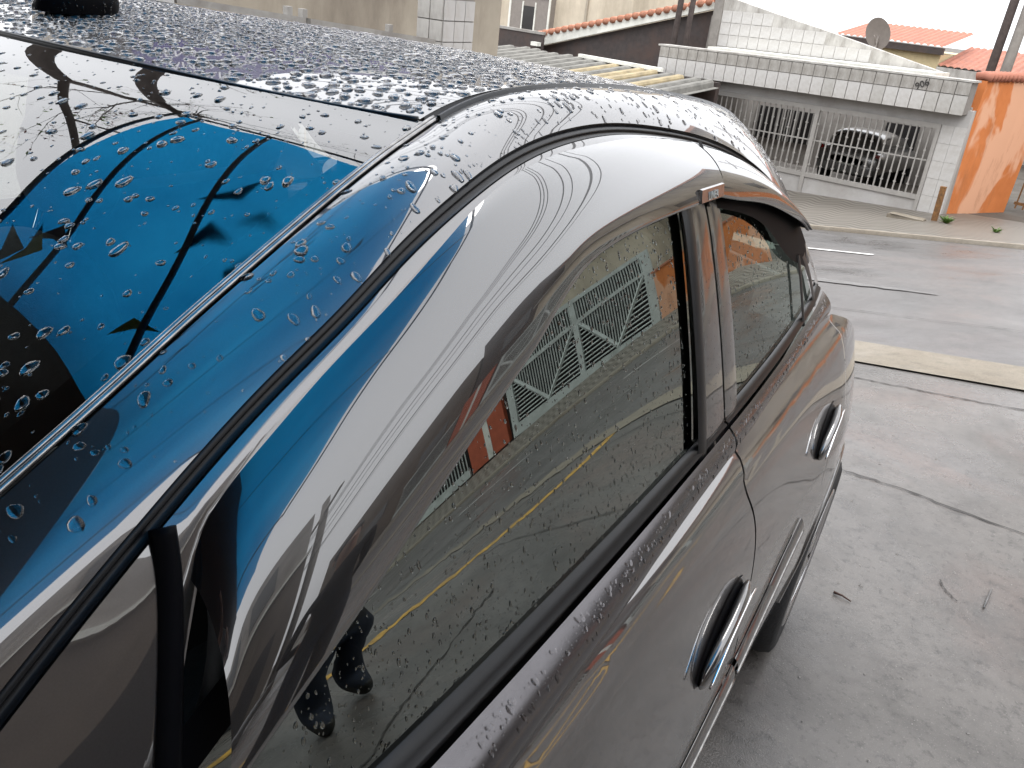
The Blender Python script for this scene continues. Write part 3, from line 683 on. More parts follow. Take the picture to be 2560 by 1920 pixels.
# gate
gate = boxes("gate_frame", [(-5.53, -.38, -.04, .04, -.09, 0), (-5.53, -5.46, -.035, .035, -1.92, -.09), (-.45, -.38, -.035, .035, -1.92, -.09), (-2.88, -2.79, -.045, .045, -1.93, -.02),
                            (-5.46, -2.88, -.04, .04, -1.46, -1.37), (-2.79, -.45, -.04, .04, -1.46, -1.37), (-5.46, -.45, -.012, .012, -.71, -.685), (-5.53, -.38, -.06, .05, -1.985, -1.92)], "gate_metal", gh)
boxes("gate_panel", [(-5.46, -2.885, -.012, .012, -1.92, -1.46), (-2.785, -.45, -.012, .012, -1.92, -1.46)], "plaster_white", gate)
bar_ = box_data("gate_bar", -.013, .013, -.013, .013, -1.37, -.09, "gate_metal"); kn = box_data("bar_knot", -.024, .024, -.02, .02, -.02, .02, "gate_metal")
for i in range(38):
    a = -5.46+(i+.7)*(5.0/38.4)
    if abs(a+2.835) < .07: continue
    o = link("gate_bar", bar_, None, gate); o.location = (a, 0, 0)
    for zz in ((-.52, -1.02) if i % 2 else (-.36, -1.2)):
        k = link("bar_knot", kn, None, gate); k.location = (a, 0, zz); k.rotation_euler = (0, .78, 0)
# inside the garage
boxes("garage_shell", [(-6.7, 0, 5.0, 5.15, -2.6, .3), (-6.75, -6.6, .18, 5.0, -2.6, .3), (-.02, .08, .18, 5.0, -2.6, .3)], "plaster_grey", gh)
boxes("garage_ceiling", [(-6.7, 0, .18, 3.9, .25, .35)], "plaster_grey", gh)
boxes("garage_floor", [(-6.7, 0, .05, 5.1, -2.3, -2.02)], "plaster_grey", gh)
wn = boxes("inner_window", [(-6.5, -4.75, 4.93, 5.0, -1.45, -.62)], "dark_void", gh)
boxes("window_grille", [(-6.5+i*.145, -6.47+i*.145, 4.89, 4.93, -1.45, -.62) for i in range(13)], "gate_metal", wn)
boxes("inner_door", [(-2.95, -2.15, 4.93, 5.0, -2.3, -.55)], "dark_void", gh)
boxes("inner_door", [(-.75, -.42, 2.4, 2.5, -2.3, -.15)], "dark_panel", gh)
# gable wall behind the parapet
gx = lambda z: np.interp(z, [.84, 1.37, 1.79, 2.4], [-.95, -3.34, -5.38, -8.2])
V_ = [(-6.2, 1.3, .3), (-.9, 1.3, .3), (-.9, 1.3, .84), (-3.34, 1.3, 1.37), (-5.38, 1.3, 1.79), (-6.2, 1.3, 1.97)]
mesh("gable_wall", V_+[(x, y+.2, z) for x, y, z in V_], [tuple(range(6)), tuple(range(6, 12))[::-1]]+[(i, i+6, (i+1) % 6+6, (i+1) % 6) for i in range(6)], "plaster_dirty", gh)
gt = box_data("gable_tile", .006, .255, -.012, 0, .006, .255, "tile_white")
for i in range(20):
    for j in range(6):
        a, c_ = -6.19+i*.262, .62+j*.262
        if gx(c_+.26) > a+.26: o = link("gable_tile", gt, None, gh); o.location = (a, 1.3, c_)
boxes("roof_flashing", [(-5.9, -.85, .35, 1.25, .80, .875)], "fascia_white", gh)
boxes("gable_edge", [(-6.42, -6.2, 1.25, 1.6, .6, 2.1)], "concrete_pole", gh)
# silver car inside the garage, seen from behind
gc = empty("garaged_car", (*UW(-6.0, 20.6), -1.99)); gc.rotation_euler = (0, 0, ROT)
tag(gc, "silver hatchback standing behind the garage bars, tail outwards", "car")
def loft(name, secs, mat, parent, k=2.6, n=28):
    """closed body from (y, x half width, z low, z high) sections"""
    rows = []
    ph = np.linspace(0, 2*np.pi, n, endpoint=False); sp = lambda v, p: np.sign(v)*np.abs(v)**p
    for (y, hw, z0, z1) in secs:
        rows.append(np.stack([hw*sp(np.cos(ph), 2/k), np.full(n, y), (z0+z1)/2+(z1-z0)/2*sp(np.sin(ph), 2/k)], -1))
    return grid(name, np.array(rows), mat, parent, closed_v=True)
def small_car(gc, paint):
    loft("body", [(-.02, .40, .55, .70), (.0, .70, .35, .84), (.08, .76, .28, .90), (.4, .79, .25, .93), (1.5, .80, .25, .92), (2.6, .79, .25, .88), (3.4, .74, .28, .70), (3.5, .4, .4, .55)], paint, gc, 3.4)
    loft("cabin", [(.10, .50, .85, .95), (.22, .60, .8, 1.18), (.42, .60, .8, 1.27), (1.2, .62, .8, 1.30), (2.0, .60, .8, 1.18), (2.5, .6, .8, .9)], paint, gc, 3.4)
    mesh("rear_window", [(-.50, .125, .93), (.50, .125, .93), (.43, .215, 1.17), (-.43, .215, 1.17)], [(0, 1, 2, 3)], "gloss_black", gc)
    for s in (-1, 1):
        mesh("tail_lamp", [(s*.60, .0, .66), (s*.745, .06, .66), (s*.725, .08, .86), (s*.60, .02, .86)], [(0, 1, 2, 3)], "tail_red", gc)
        mesh("side_window", [(s*.618, .5, .95), (s*.625, 1.9, .95), (s*.60, 1.8, 1.12), (s*.585, .6, 1.20)], [(0, 1, 2, 3)], "gloss_black", gc)
    boxes("number_plate", [(-.21, .21, -.035, -.025, .44, .56)], "fascia_white", gc); boxes("bumper", [(-.66, .66, -.10, .05, .36, .52)], paint, gc)
    ph = np.linspace(0, 2*np.pi, 24, endpoint=False)
    for s in (-1, 1):
        for y in (.62, 2.85):
            grid("wheel", np.array([[(s*(.68+d), y+r*math.sin(p), .27+r*math.cos(p)) for p in ph] for r, d in ((.0, .1), (.17, .1), (.27, .09), (.28, .0), (.27, -.1))]), "tyre", gc, closed_v=True)
small_car(gc, "silver_paint")
# orange boundary wall beside the garage, turning away up the side
def wall_prism(name, pts, z0, z1, th, mat, parent):
    """upright wall along world (x, y) points with per-point bottom and top heights"""
    p = np.asarray(pts, float); d = np.gradient(p, axis=0); d /= np.linalg.norm(d, axis=1)[:, None]; nr = np.stack([d[:, 1], -d[:, 0]], 1)*th
    z0 = np.broadcast_to(z0, (len(p),)); z1 = np.broadcast_to(z1, (len(p),))
    a = np.column_stack([p, z0]); b_ = np.column_stack([p, z1]); c = np.column_stack([p-nr, z1]); e = np.column_stack([p-nr, z0])
    o = grid(name, np.stack([a, b_, c, e, a], 1), mat, parent); o.data.polygons.foreach_set("use_smooth", [False]*len(o.data.polygons))
    cap = mesh(name+"_end", [tuple(v) for v in (a[0], b_[0], c[0], e[0])]+[tuple(v) for v in (a[-1], b_[-1], c[-1], e[-1])], [(0, 1, 2, 3), (4, 5, 6, 7)], mat, o)
    return o
ow = empty("orange_wall", (*UW(-3.1, 18.5), -1.9)); tag(ow, "orange plaster wall with peeling patches and a clay coping beside the garage", "wall")
def rel(root, pts): return [(x-root.location.x, y-root.location.y) for x, y in pts]
ows = [UW(-3.12, 18.45), UW(-2.95, 19.2), UW(-2.72, 20.0), UW(-2.45, 20.75)]
wall_prism("wall_face", rel(ow, ows), [-.7, -.7, -.6, -.5], [2.74, 2.76, 2.78, 2.80], .2, "plaster_orange", ow)
for i in range(16):
    q = (i+.5)/16; x_, y_ = [np.interp(q, np.linspace(0, 1, 4), [p[k] for p in rel(ow, ows)]) for k in (0, 1)]
    c = tube("coping_tile", [(-.16, 0, 0), (-.02, 0, .035), (.13, 0, .0)], [.075, .08, .075], "clay_tile_pale", ow, 8); c.location = (x_-.08, y_, 2.79+q*.05); c.rotation_euler = (0, 0, ROT)
# iron gate past the wall end
ig = empty("iron_gate", (*UW(-2.35, 20.9), -1.75)); ig.rotation_euler = (0, 0, ROT); tag(ig, "rusty brown bar gate standing past the orange wall end", "gate")
boxes("rail", [(0, 2.6, -.02, .02, .18, .24), (0, 2.6, -.02, .02, 2.1, 2.16), (0, 2.6, -.02, .02, 1.15, 1.19)], "rust", ig)
ib = box_data("bar", -.014, .014, -.014, .014, .1, 2.25, "rust")
for i in range(18): o = link("bar", ib, None, ig); o.location = (.05+i*.147, 0, 0)
# rusty post and kerb block
rp = bld("iron_post", -2.86, 17.0, -1.75, 0); tag(rp, "short rusty square post standing in the pavement before the garage", "post")
rp.rotation_euler = (0, math.radians(-3), ROT)
bmx = box("shaft", -.045, .045, -.045, .045, -.3, .80, "rust", rp); box("cap", -.05, .05, -.05, .05, .80, .81, "rust", rp)
kbk = bld("kerb_block", -3.25, 16.6, float(gz(*UW(-3.25, 16.6)))+.06, .02); tag(kbk, "broken concrete kerb block lying at the foot of the rusty post", "kerb block")
bm = bmesh.new(); bmesh.ops.create_cube(bm, size=1)
bmesh.ops.bevel(bm, geom=bm.edges[:], offset=.08, segments=2)
for v_ in bm.verts: v_.co = Vector((v_.co.x*.62, v_.co.y*.2, v_.co.z*.10))+Vector((rnd.uniform(-.02, .02), rnd.uniform(-.02, .02), rnd.uniform(-.01, .01)))
me = bpy.data.meshes.new("block"); bm.to_mesh(me); bm.free(); link("block", me, "kerb_stone", kbk)
def weed(u, s, r, n, lab):
    o = empty("weed", (*UW(u, s), float(gz(*UW(u, s)))+.05)); tag(o, lab, "weed", "weeds on the far pavement")
    V, Fc = [], []
    for i in range(n):
        a = rnd.uniform(0, 6.28); ln = r*rnd.uniform(.5, 1.2); up = rnd.uniform(.2, 1.0)*r; wd = r*.16; k = len(V)
        c_, s_ = math.cos(a), math.sin(a)
        V += [(0, 0, 0), (c_*ln*.5-s_*wd, s_*ln*.5+c_*wd, up*.7), (c_*ln, s_*ln, up), (c_*ln*.5+s_*wd, s_*ln*.5-c_*wd, up*.7)]; Fc.append((k, k+1, k+2, k+3))
    mesh("leaves", V, Fc, "leaf_green", o)
weed(-2.62, 16.8, .13, 70, "green weed growing at the foot of the rusty post"); weed(-1.7, 16.2, .10, 26, "low weed on the pavement before the orange wall"); weed(-2.6, 16.75, .08, 18, "tiny weed in the pavement edge between the two bigger ones")

# ------------------------------------------------------------------ houses behind, dish, poles
def tiled_roof(name, root, x0, x1, y0, y1, z0, z1, mat, nx):
    """pan tile roof: ridges run down the slope"""
    rows = []
    for q in np.linspace(0, 1, 14):
        x = np.linspace(x0, x1, nx*6+1); ph = (x-x0)/(x1-x0)*nx*2*np.pi
        rows.append(np.stack([x, np.full_like(x, y0+(y1-y0)*q), z0+(z1-z0)*q+.045*np.abs(np.cos(ph/2))+.02*((q*13*2) % 1)], -1))
    return grid(name, np.array(rows), mat, root)
h1 = bld("tiled_house", -9.0, 30, -2.2, 0); tag(h1, "ochre house with a pink tiled roof behind the garage gable", "house")
boxes("wall", [(-1.5, 1.65, 0.2, 6, 0, 3.15)], "plaster_yellow", h1); tiled_roof("roof", h1, -1.75, 1.78, -.1, 3.0, 3.36, 3.84, "clay_tile_pale", 17)
boxes("eave_board", [(-1.75, 1.75, -.06, .1, 3.14, 3.34)], "dark_panel", h1)
h2 = bld("low_tiled_house", -5.2, 30, -2.2, 0); tag(h2, "long low house with pink tiles behind the twin poles", "house")
boxes("wall", [(-2.0, 6, .3, 6, 0, 2.8)], "plaster_grey", h2); tiled_roof("roof", h2, -2.1, 6.2, 0, 3.2, 2.82, 3.42, "clay_tile_pale", 40)
boxes("eave_board", [(-2.1, 6.1, -.05, .3, 2.5, 2.8)], "plaster_dirty", h2)
sd = bld("satellite_dish", -6.45, 21.6, .35, 0); tag(sd, "grey satellite dish standing above the garage gable", "satellite dish")
rows = [[(r*math.cos(p), -.05*(1-(r/.36)**2)*-1-.02, r*math.sin(p)) for p in np.linspace(0, 2*np.pi, 28, endpoint=False)] for r in (.001, .12, .24, .33, .36)]
dsh = grid("reflector", np.array(rows), "dish_grey", sd, closed_v=True); dsh.location = (0, 0, 1.04); dsh.rotation_euler = (math.radians(18), 0, math.radians(-20))
tube("mast", [(0, .06, -.6), (0, .06, 1.0)], .03, "dish_grey", sd); tube("feed_arm", [(0, 0, .8), (.05, -.35, .98)], .014, "dish_grey", sd, 6)
def pole(name, u, s, r, mat, lab, zt=7.5, group=None, lean=0):
    o = empty(name, (*UW(u, s), float(gz(*UW(u, s)))-.1)); tag(o, lab, "pole", group)
    tube("shaft", [(0, 0, 0), (lean*.5, 0, zt*.5), (lean, 0, zt)], [r, r*.9, r*.78], mat, o, 12)
    boxes("crossarm", [(-.9+lean, .9+lean, -.06, .06, zt-.9, zt-.78)], mat, o); return o
pole("utility_pole", -10.32, 19.0, .08, "wood_pole", "dark slim pole at the corner of the garage parapet, left of its twin")
pole("utility_pole", -9.99, 19.0, .075, "wood_pole", "dark slim pole at the corner of the garage parapet, right of its twin")
pole("utility_pole", -3.94, 22, .105, "wood_pole", "dark wooden pole rising behind the orange wall corner")
pole("utility_pole", -3.64, 22, .12, "concrete_pole", "pale concrete pole beside the dark one over the orange wall")
# warehouse with a white rake board
wh = bld("dark_warehouse", -13, 20, 0, 0); tag(wh, "dark walled shed under a long white sloping fascia board", "shed")
def prism_poly(name, pts, y0, y1, mat, parent):
    n = len(pts); V = [(x, y0, z) for x, z in pts]+[(x, y1, z) for x, z in pts]
    return mesh(name, V, [tuple(range(n)), tuple(range(n, 2*n))[::-1]]+[(i, i+n, (i+1) % n+n, (i+1) % n) for i in range(n)], mat, parent)
prism_poly("fascia", [(-3.32, .06), (-3.30, -.26), (3.40, 1.58), (3.40, 1.74)], -.12, .0, "fascia_white", wh)
prism_poly("wall", [(-3.28, -.25), (-3.28, -2.5), (3.38, -2.5), (3.38, 1.57)], .05, .2, "dark_panel", wh)
for i in range(30):
    q = i/29; c = tube("edge_tile", [(0, -.16, 0), (0, .3, .02)], [.085, .085], "clay_tile", wh, 8); c.location = (-3.3+6.7*q, -.02, .09+1.66*q)
boxes("corner_post", [(3.12, 3.30, -.2, -.05, -1.5, 1.35)], "concrete_pole", wh)
# lean-to of channel sheets in front of it
lt = bld("channel_sheet_roof", -11, 15.5, 0, 0); tag(lt, "lean-to roof of grey and ochre channel sheets before the dark shed", "roof")
def channel(mat):
    rows = []
    for (y, dz) in ((-.02, 0), (1.0, .09), (1.95, .175)):
        rows.append([(0, y, dz-.10), (.02, y, dz), (.05, y, dz+.035), (.17, y, dz+.035), (.20, y, dz), (.22, y, dz-.10), (.235, y, dz-.10), (.36, y, dz-.10)])
    me = grid("roof_sheet", np.array(rows), mat).data; ob = [o for o in bpy.data.objects if o.data == me][0]; bpy.data.objects.remove(ob)
    me.polygons.foreach_set("use_smooth", [False]*len(me.polygons)); return me
chg, cho = channel("fibre_cement"), channel("fibre_ochre")
for i in range(17):
    o = link("roof_sheet", cho if i in (9, 11, 12, 14) else chg, None, lt); o.location = (-3.2+i*.365, rnd.uniform(-.12, .12), -.10+rnd.uniform(-.01, .01)+.012*max(0, i-8)*0)
    o.modifiers.new("solid", 'SOLIDIFY').thickness = .012
boxes("ridge_beam", [(-.95, 1.45, 1.9, 2.02, .10, .18)], "fascia_white", lt); boxes("support_wall", [(-3.3, 3.2, .12, .25, -2.4, -.16)], "plaster_dirty", lt); boxes("eave_wall", [(-3.3, 2.9, 1.95, 2.1, -2.4, .08)], "dark_panel", lt)
# cream apartment house
ch = bld("cream_house", -20, 26, -2.2, 0); tag(ch, "tall cream house with an arched grille window behind the white fascia", "house")
boxes("wall", [(-6.5, 3.5, 0, 6, 0, 9)], "plaster_cream", ch)
boxes("louvre_window", [(-4.0, -3.25, -.04, .02, 2.15, 2.85)], "dark_panel", ch)
for i in range(7): box("louvre_slat", -3.98, -3.27, -.07, -.03, 2.18+i*.095, 2.24+i*.095, "clay_tile_pale", ch)
gw = boxes("grille_window", [(-1.9, .1, -.30, .02, 2.1, 3.4)], "dish_grey", ch)
boxes("window_bar", [(-1.92, .12, -.34, -.30, 3.36, 3.44), (-1.92, -1.84, -.34, -.30, 2.1, 3.4), (.04, .12, -.34, -.30, 2.1, 3.4), (-1.25, -1.2, -.34, -.30, 2.1, 3.2), (-.62, -.57, -.34, -.30, 2.1, 3.2)], "fascia_white", gw)
boxes("pane", [(-1.2, -.62, -.315, -.30, 2.2, 3.05)], "gloss_black", gw)
boxes("downpipe", [(1.55, 1.63, -.08, 0, 0, 9)], "plaster_beige", ch)
dp = bld("dark_fence_panel", -15.6, 19.3, -2.4, 0); tag(dp, "dark sheet fence with a pale top rail beside the tiled pillar", "fence")
boxes("sheet", [(-1.1, .9, 0, .05, 0, 2.75)], "dark_panel", dp); boxes("top_rail", [(-1.1, .9, -.03, .08, 2.75, 2.82)], "grey_metal", dp); boxes("lamp", [(.62, .86, -.2, -.03, 2.45, 2.55)], "fascia_white", dp)

# ------------------------------------------------------------------ the neighbour's frontage on the car's right
sf = empty("sliding_gate", (-3.05, 4.4, -.15)); tag(sf, "grey metal sliding gate with two top rails beyond the car roof", "gate")
zr_ = lambda y: 1.235-.086*(y-4.19)
def rail(name, y0, y1, dz0, dz1, x0, x1, mat):
    V = [(x, y-4.4, zr_(y)+d+.15) for y in (y0, y1) for d in (dz0, dz1) for x in (x0, x1)]
    return mesh(name, V, [(0, 1, 3, 2), (4, 6, 7, 5), (0, 4, 5, 1), (2, 3, 7, 6), (0, 2, 6, 4), (1, 5, 7, 3)], mat, sf)
for (y0, y1) in ((3.65, 4.62), (4.66, 6.03)):
    rail("top_rail", y0, y1, -.035, 0, -.04, .04, "grey_metal"); rail("lower_rail", y0, y1, -.10, -.047, -.03, .035, "grey_metal"); rail("sheet", y0, y1, -1.3, -.11, -.01, .01, "grey_metal")
for y in (4.5, 4.63, 5.5): boxes("bracket", [(-.02, .02, y-4.4-.022, y-4.4+.022, zr_(y)+.15, zr_(y)+.15+.05)], "grey_metal", sf)
def tiled_pillar(name, x0, x1, y0, y1, z0, z1, lab, step=.155):
    o = empty(name, (x0, y0, z0)); tag(o, lab, "pillar"); boxes("core", [(0, x1-x0, 0, y1-y0, 0, z1-z0)], "grout", o)
    ny = max(1, round((y1-y0)/step)); nx = max(1, round((x1-x0)/step)); nz = int((z1-z0)/step)
    a = box_data("tile", x1-x0, x1-x0+.012, .004, (y1-y0)/ny-.004, .004, step-.004, "tile_white"); b_ = box_data("tile", .004, (x1-x0)/nx-.004, -.012, 0, .004, step-.004, "tile_dirty")
    for k in range(nz):
        for i in range(ny): q = link("tile", a, None, o); q.location = (0, i*(y1-y0)/ny, k*step)
        for i in range(nx): q = link("tile", b_, None, o); q.location = (i*(x1-x0)/nx, 0, k*step)
    boxes("cap", [(-.03, x1-x0+.05, -.04, y1-y0+.04, z1-z0, z1-z0+.07)], "tile_white", o)
tiled_pillar("tiled_pillar", -3.25, -3.0, 6.10, 6.52, -.8, 1.48, "white tiled gate pillar at the street end of the sliding gate")
tiled_pillar("tiled_pillar", -3.25, -3.0, 3.38, 3.62, -.25, 1.6, "white tiled gate pillar just past the round aerial base")
tiled_pillar("tiled_pillar", -2.98, -2.84, 3.58, 3.86, -.3, 1.02, "low white tiled post seen through the passenger window")
nb = empty("neighbour_building", (-6.4, 7.5, -1.0)); tag(nb, "beige stained plaster building under a purple shop sign", "building")
boxes("wall", [(-1.4, 0, -2.0, 4.9, 0, 5.4)], "plaster_beige", nb); boxes("low_wing", [(-6, -.05, -11, -2.0, 0, 2.3)], "plaster_beige", nb); boxes("added_dark_board", [(0, .25, -2.0, 4.9, 2.75, 3.72)], "slate_board", nb)  # unseen dark board added on the wall to darken the roof paint's reflection
sg = empty("shop_sign", (-6.36, 7.5, 2.74)); tag(sg, "long purple shop sign with white lettering on the beige building", "sign")
boxes("board", [(0, .12, -1.9, 2.4, 0, 1.62)], "sign_purple", sg); boxes("panel", [(.12, .13, .5, 2.2, .95, 1.4)], "fascia_white", sg)
for (tx, zz, yy_) in (("I-FILM", 1.38, -1.15), ("CAMERA DE RE", .98, -1.0), ("SENSOR DE RE", .53, -1.0), ("WWW.", .5, 1.2)):
    mtx = Matrix(((0, 0, 1, .126), (1, 0, 0, yy_), (0, 1.7, 0, zz), (0, 0, 0, 1))); text("sign_lettering", tx, .23, "sign_white", sg, mtx, .006)

# ------------------------------------------------------------------ houses along the street on the car's left (seen in its glass and paint)
bh = bld("beige_house", 3.5, 24, -1.2, 0); tag(bh, "two storey beige house behind the orange street wall, mirrored in the door glass", "house")
boxes("wall", [(-4.5, 6.5, 0, 8, 0, 8.4)], "plaster_beige", bh); boxes("roof_slab", [(-4.8, 6.8, -.5, 8.2, 8.4, 8.6)], "clay_tile", bh)
for a in (-3, .5, 3.6): boxes("window", [(a, a+1.3, -.03, .05, 3.4, 4.7)], "gloss_black", bh)
ob = bld("street_wall", 3.5, 18.5, -1.2, 0); tag(ob, "orange street wall mirrored in the car's B pillar", "wall")
boxes("wall_face", [(-2.4, 1.9, 0, .2, 0, 2.2)], "plaster_orange", ob); boxes("coping", [(-2.45, 1.95, -.05, .25, 2.2, 2.28)], "clay_tile", ob)
cgt = bld("chevron_gate", 5.5, 18.7, -.85, .05); tag(cgt, "pale green gate with chevron bars mirrored in the front door glass", "gate")
boxes("frame", [(0, 5.4, -.05, .05, 0, .34), (0, 5.4, -.05, .05, 2.45, 2.62), (0, .3, -.05, .05, .34, 2.45), (5.15, 5.4, -.05, .05, .34, 2.45), (2.6, 2.78, -.05, .05, .34, 2.45), (.3, 5.15, -.045, .045, 1.74, 1.86)], "gate_white", cgt)
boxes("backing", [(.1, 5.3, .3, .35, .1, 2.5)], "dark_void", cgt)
cgt.scale = (1.2, 1, 1.15); cgt.rotation_euler[2] += math.radians(5)
for (a0, a1) in ((.3, 2.6), (2.78, 5.15)):
    wdt = a1-a0; cx = (a0+a1)/2
    for sgn in (-1, 1):
        tube("diagonal", [(cx, 0, .36), (cx+sgn*wdt/2, 0, 1.74)], .06, "gate_white", cgt, 4)
    for i in range(26):
        q = (i+.5)/26; x = a0+wdt*q; lim = .36+1.38*abs(x-cx)/(wdt/2)
        tube("gate_bar", [(x, 0, lim), (x, 0, 1.74)], .022, "gate_white", cgt, 4)
        tube("gate_bar", [(x, 0, 1.86), (x, 0, 2.45)], .022, "gate_white", cgt, 4)
    for i in range(11):
        z = .42+i*.12; hwd = (z-.36)/1.38*wdt/2
        for sgn in (-1, 1): tube("gate_bar", [(cx+sgn*hwd, 0, z), (cx+sgn*wdt/2, 0, z)], .022, "gate_white", cgt, 4)
gb = bld("pale_house", 8, 20.5, -.8, 0); tag(gb, "pale green house behind the chevron gate", "house")
boxes("wall", [(-2.4, 2.6, 0, 6, 0, 5.2)], "plaster_cream", gb); boxes("roof_slab", [(-2.6, 2.7, -.6, 6, 5.2, 5.4)], "plaster_grey", gb)
rw = bld("striped_wall", 12.2, 19.3, -.5, 0); tag(rw, "red street wall with a white stripe past the chevron gate", "wall")
boxes("wall_face", [(0, 1.8, 0, .2, 0, 2.9)], "brick_red", rw); boxes("stripe", [(.75, 1.0, -.015, 0, 0, 2.9)], "fascia_white", rw)
g2 = bld("white_bar_gate", 14.1, 19.3, -.5, 0); tag(g2, "white upright bar gate past the red striped wall", "gate")
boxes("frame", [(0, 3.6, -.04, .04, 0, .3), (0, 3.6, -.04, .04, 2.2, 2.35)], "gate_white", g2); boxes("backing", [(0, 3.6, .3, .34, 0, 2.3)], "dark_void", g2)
for i in range(24): tube("bar", [(.08+i*.15, 0, .3), (.08+i*.15, 0, 2.2)], .028, "gate_white", g2, 4)
dkh = bld("black_clad_house", 12.6, 21.0, -.8, 0); tag(dkh, "tall black clad house between the pale house and the brown house", "house")
boxes("wall", [(-1.9, 2.2, 0, 6, 0, 9.2)], "dark_panel", dkh); boxes("window", [(-1.2, .6, -.04, .02, 4.5, 6.2)], "gloss_black", dkh)
b3 = bld("brown_house", 18, 21, -.8, 0); tag(b3, "brown two storey house past the white bar gate", "house")
boxes("wall", [(-3, 9, 0, 8, 0, 7.5)], "plaster_brown", b3); boxes("window", [(-1.5, .5, -.04, .02, 2.9, 4.2)], "gloss_black", b3); boxes("window", [(3.0, 5, -.04, .02, 2.9, 4.2)], "gloss_black", b3)
b4 = empty("corner_building", (9.6, 1.0, -.3)); tag(b4, "grey brown corner building with wide dark openings beyond the yellow line", "building")
boxes("wall", [(0, 7, -9, 3.4, -.2, 5.2)], "plaster_brown", b4); boxes("upper_storey", [(.1, 7, -9, 3.4, 5.2, 7.4)], "plaster_grey", b4)
for a in (-6.5, -4.0, -1.2, 1.2): boxes("window", [(.04, .1, a, a+1.3, 5.7, 6.9)], "gloss_black", b4)
boxes("cornice", [(-.2, .1, -9, 3.4, 5.1, 5.25)], "fascia_white", b4); boxes("shutter", [(-.05, 0, -6, -2.0, 0, 3.4)], "dark_void", b4); boxes("shutter", [(-.05, 0, -1.4, 3.0, 0, 3.2)], "dark_void", b4)
dc = empty("dark_hatchback", (7.6, .1, float(gz(7.6, 1.8))+.02)); tag(dc, "black hatchback parked beyond the yellow line, mirrored in the front visor", "car"); small_car(dc, "gloss_black")

# ------------------------------------------------------------------ blue awning over the car's nose, shop wall that carries it
aw_ = empty("blue_awning", (.3, 1.5, 3.0)); tag(aw_, "blue translucent tarpaulin awning on steel tubes above the car", "awning")
qa, ra = np.meshgrid(np.linspace(0, 1, 60), np.linspace(0, 1, 40), indexing='ij')
x0 = -1.55+4.25*qa; x1 = -1.85+4.65*qa; y0 = .82-.14*x0; y1 = np.where(x1 < .1, 2.42, 2.36-.48*np.maximum(x1-.1, 0))+.02*np.sin(x1*9)
xa = x0*(1-ra)+x1*ra; ya = y0*(1-ra)+y1*ra
tpn = grid("tarpaulin", np.stack([xa-.3, ya-1.5, .03*np.sin(ya*5.0+xa)*np.sin(xa*3.1)-.06*np.sin(ra*np.pi)], -1), "blue_tarp", aw_)
def tb(name, p, q, r, z=-.075): return tube(name, [(p[0]-.3, p[1]-1.5, z), (q[0]-.3, q[1]-1.5, z)], r, "tube_steel", aw_)
for (xa0, xb0, r) in ((-1.55, -1.85, .014), (-1.12, -1.68, .012), (-.52, -1.25, .013), (.55, .62, .006), (1.25, 1.5, .006), (2.3, 2.33, .012)):
    tb("frame_tube", (xa0, .82-.14*xa0), (xb0, 2.40 if xb0 < .1 else 2.34-.48*(xb0-.1)), r)
tb("edge_tube", (-1.85, 2.42), (.1, 2.40), .013); tb("edge_tube", (.1, 2.38), (2.35, 1.28), .013)
for i in range(9):
    x, y = rnd.uniform(-1.4, 1.6), rnd.uniform(1.0, 1.75); a = rnd.uniform(0, 6); ml = .05+.07*rnd.random()
    mesh("fallen_leaf", [(x-.3, y-1.5, -.065), (x-.3+ml*1.6*math.cos(a), y-1.5+ml*1.6*math.sin(a), -.062), (x-.3+ml*.8*math.cos(a+.9), y-1.5+ml*.8*math.sin(a+.9), -.06), (x-.3+ml*1.7*math.cos(a+1.7), y-1.5+ml*1.7*math.sin(a+1.7), -.063)], [(0, 1, 2, 3)], "leaf_green" if i % 3 else "tube_steel", aw_)
sw = empty("workshop_building", (.5, -4.6, .15)); tag(sw, "dark workshop with a deep roof slab that carries the blue awning", "building")
boxes("wall", [(-7, -3.2, -.3, 0, 0, 5), (3.2, 7, -.3, 0, 0, 5), (-3.2, 3.2, -.3, 0, 2.9, 5)], "shop_grey", sw); boxes("interior", [(-3.3, 3.3, -3.2, -3.0, 0, 3)], "dark_void", sw)
V_ = [(-4.5, 0, 2.86), (2.3, 0, 2.86), (2.3, 4.6+.82-.14*2.8, 2.86), (-4.5, 4.6+.82+.14*4.0, 2.86)]
mesh("roof_slab", V_+[(x, y, z+.16) for x, y, z in V_], [(0, 3, 2, 1), (4, 5, 6, 7)]+[(k, (k+1) % 4, (k+1) % 4+4, k+4) for k in range(4)], "dark_panel", sw)
boxes("slab_post", [(2.1, 2.25, .3, .45, -.3, 2.86), (-4.4, -4.25, 4.5, 4.65, -.6, 2.86)], "tube_steel", sw)

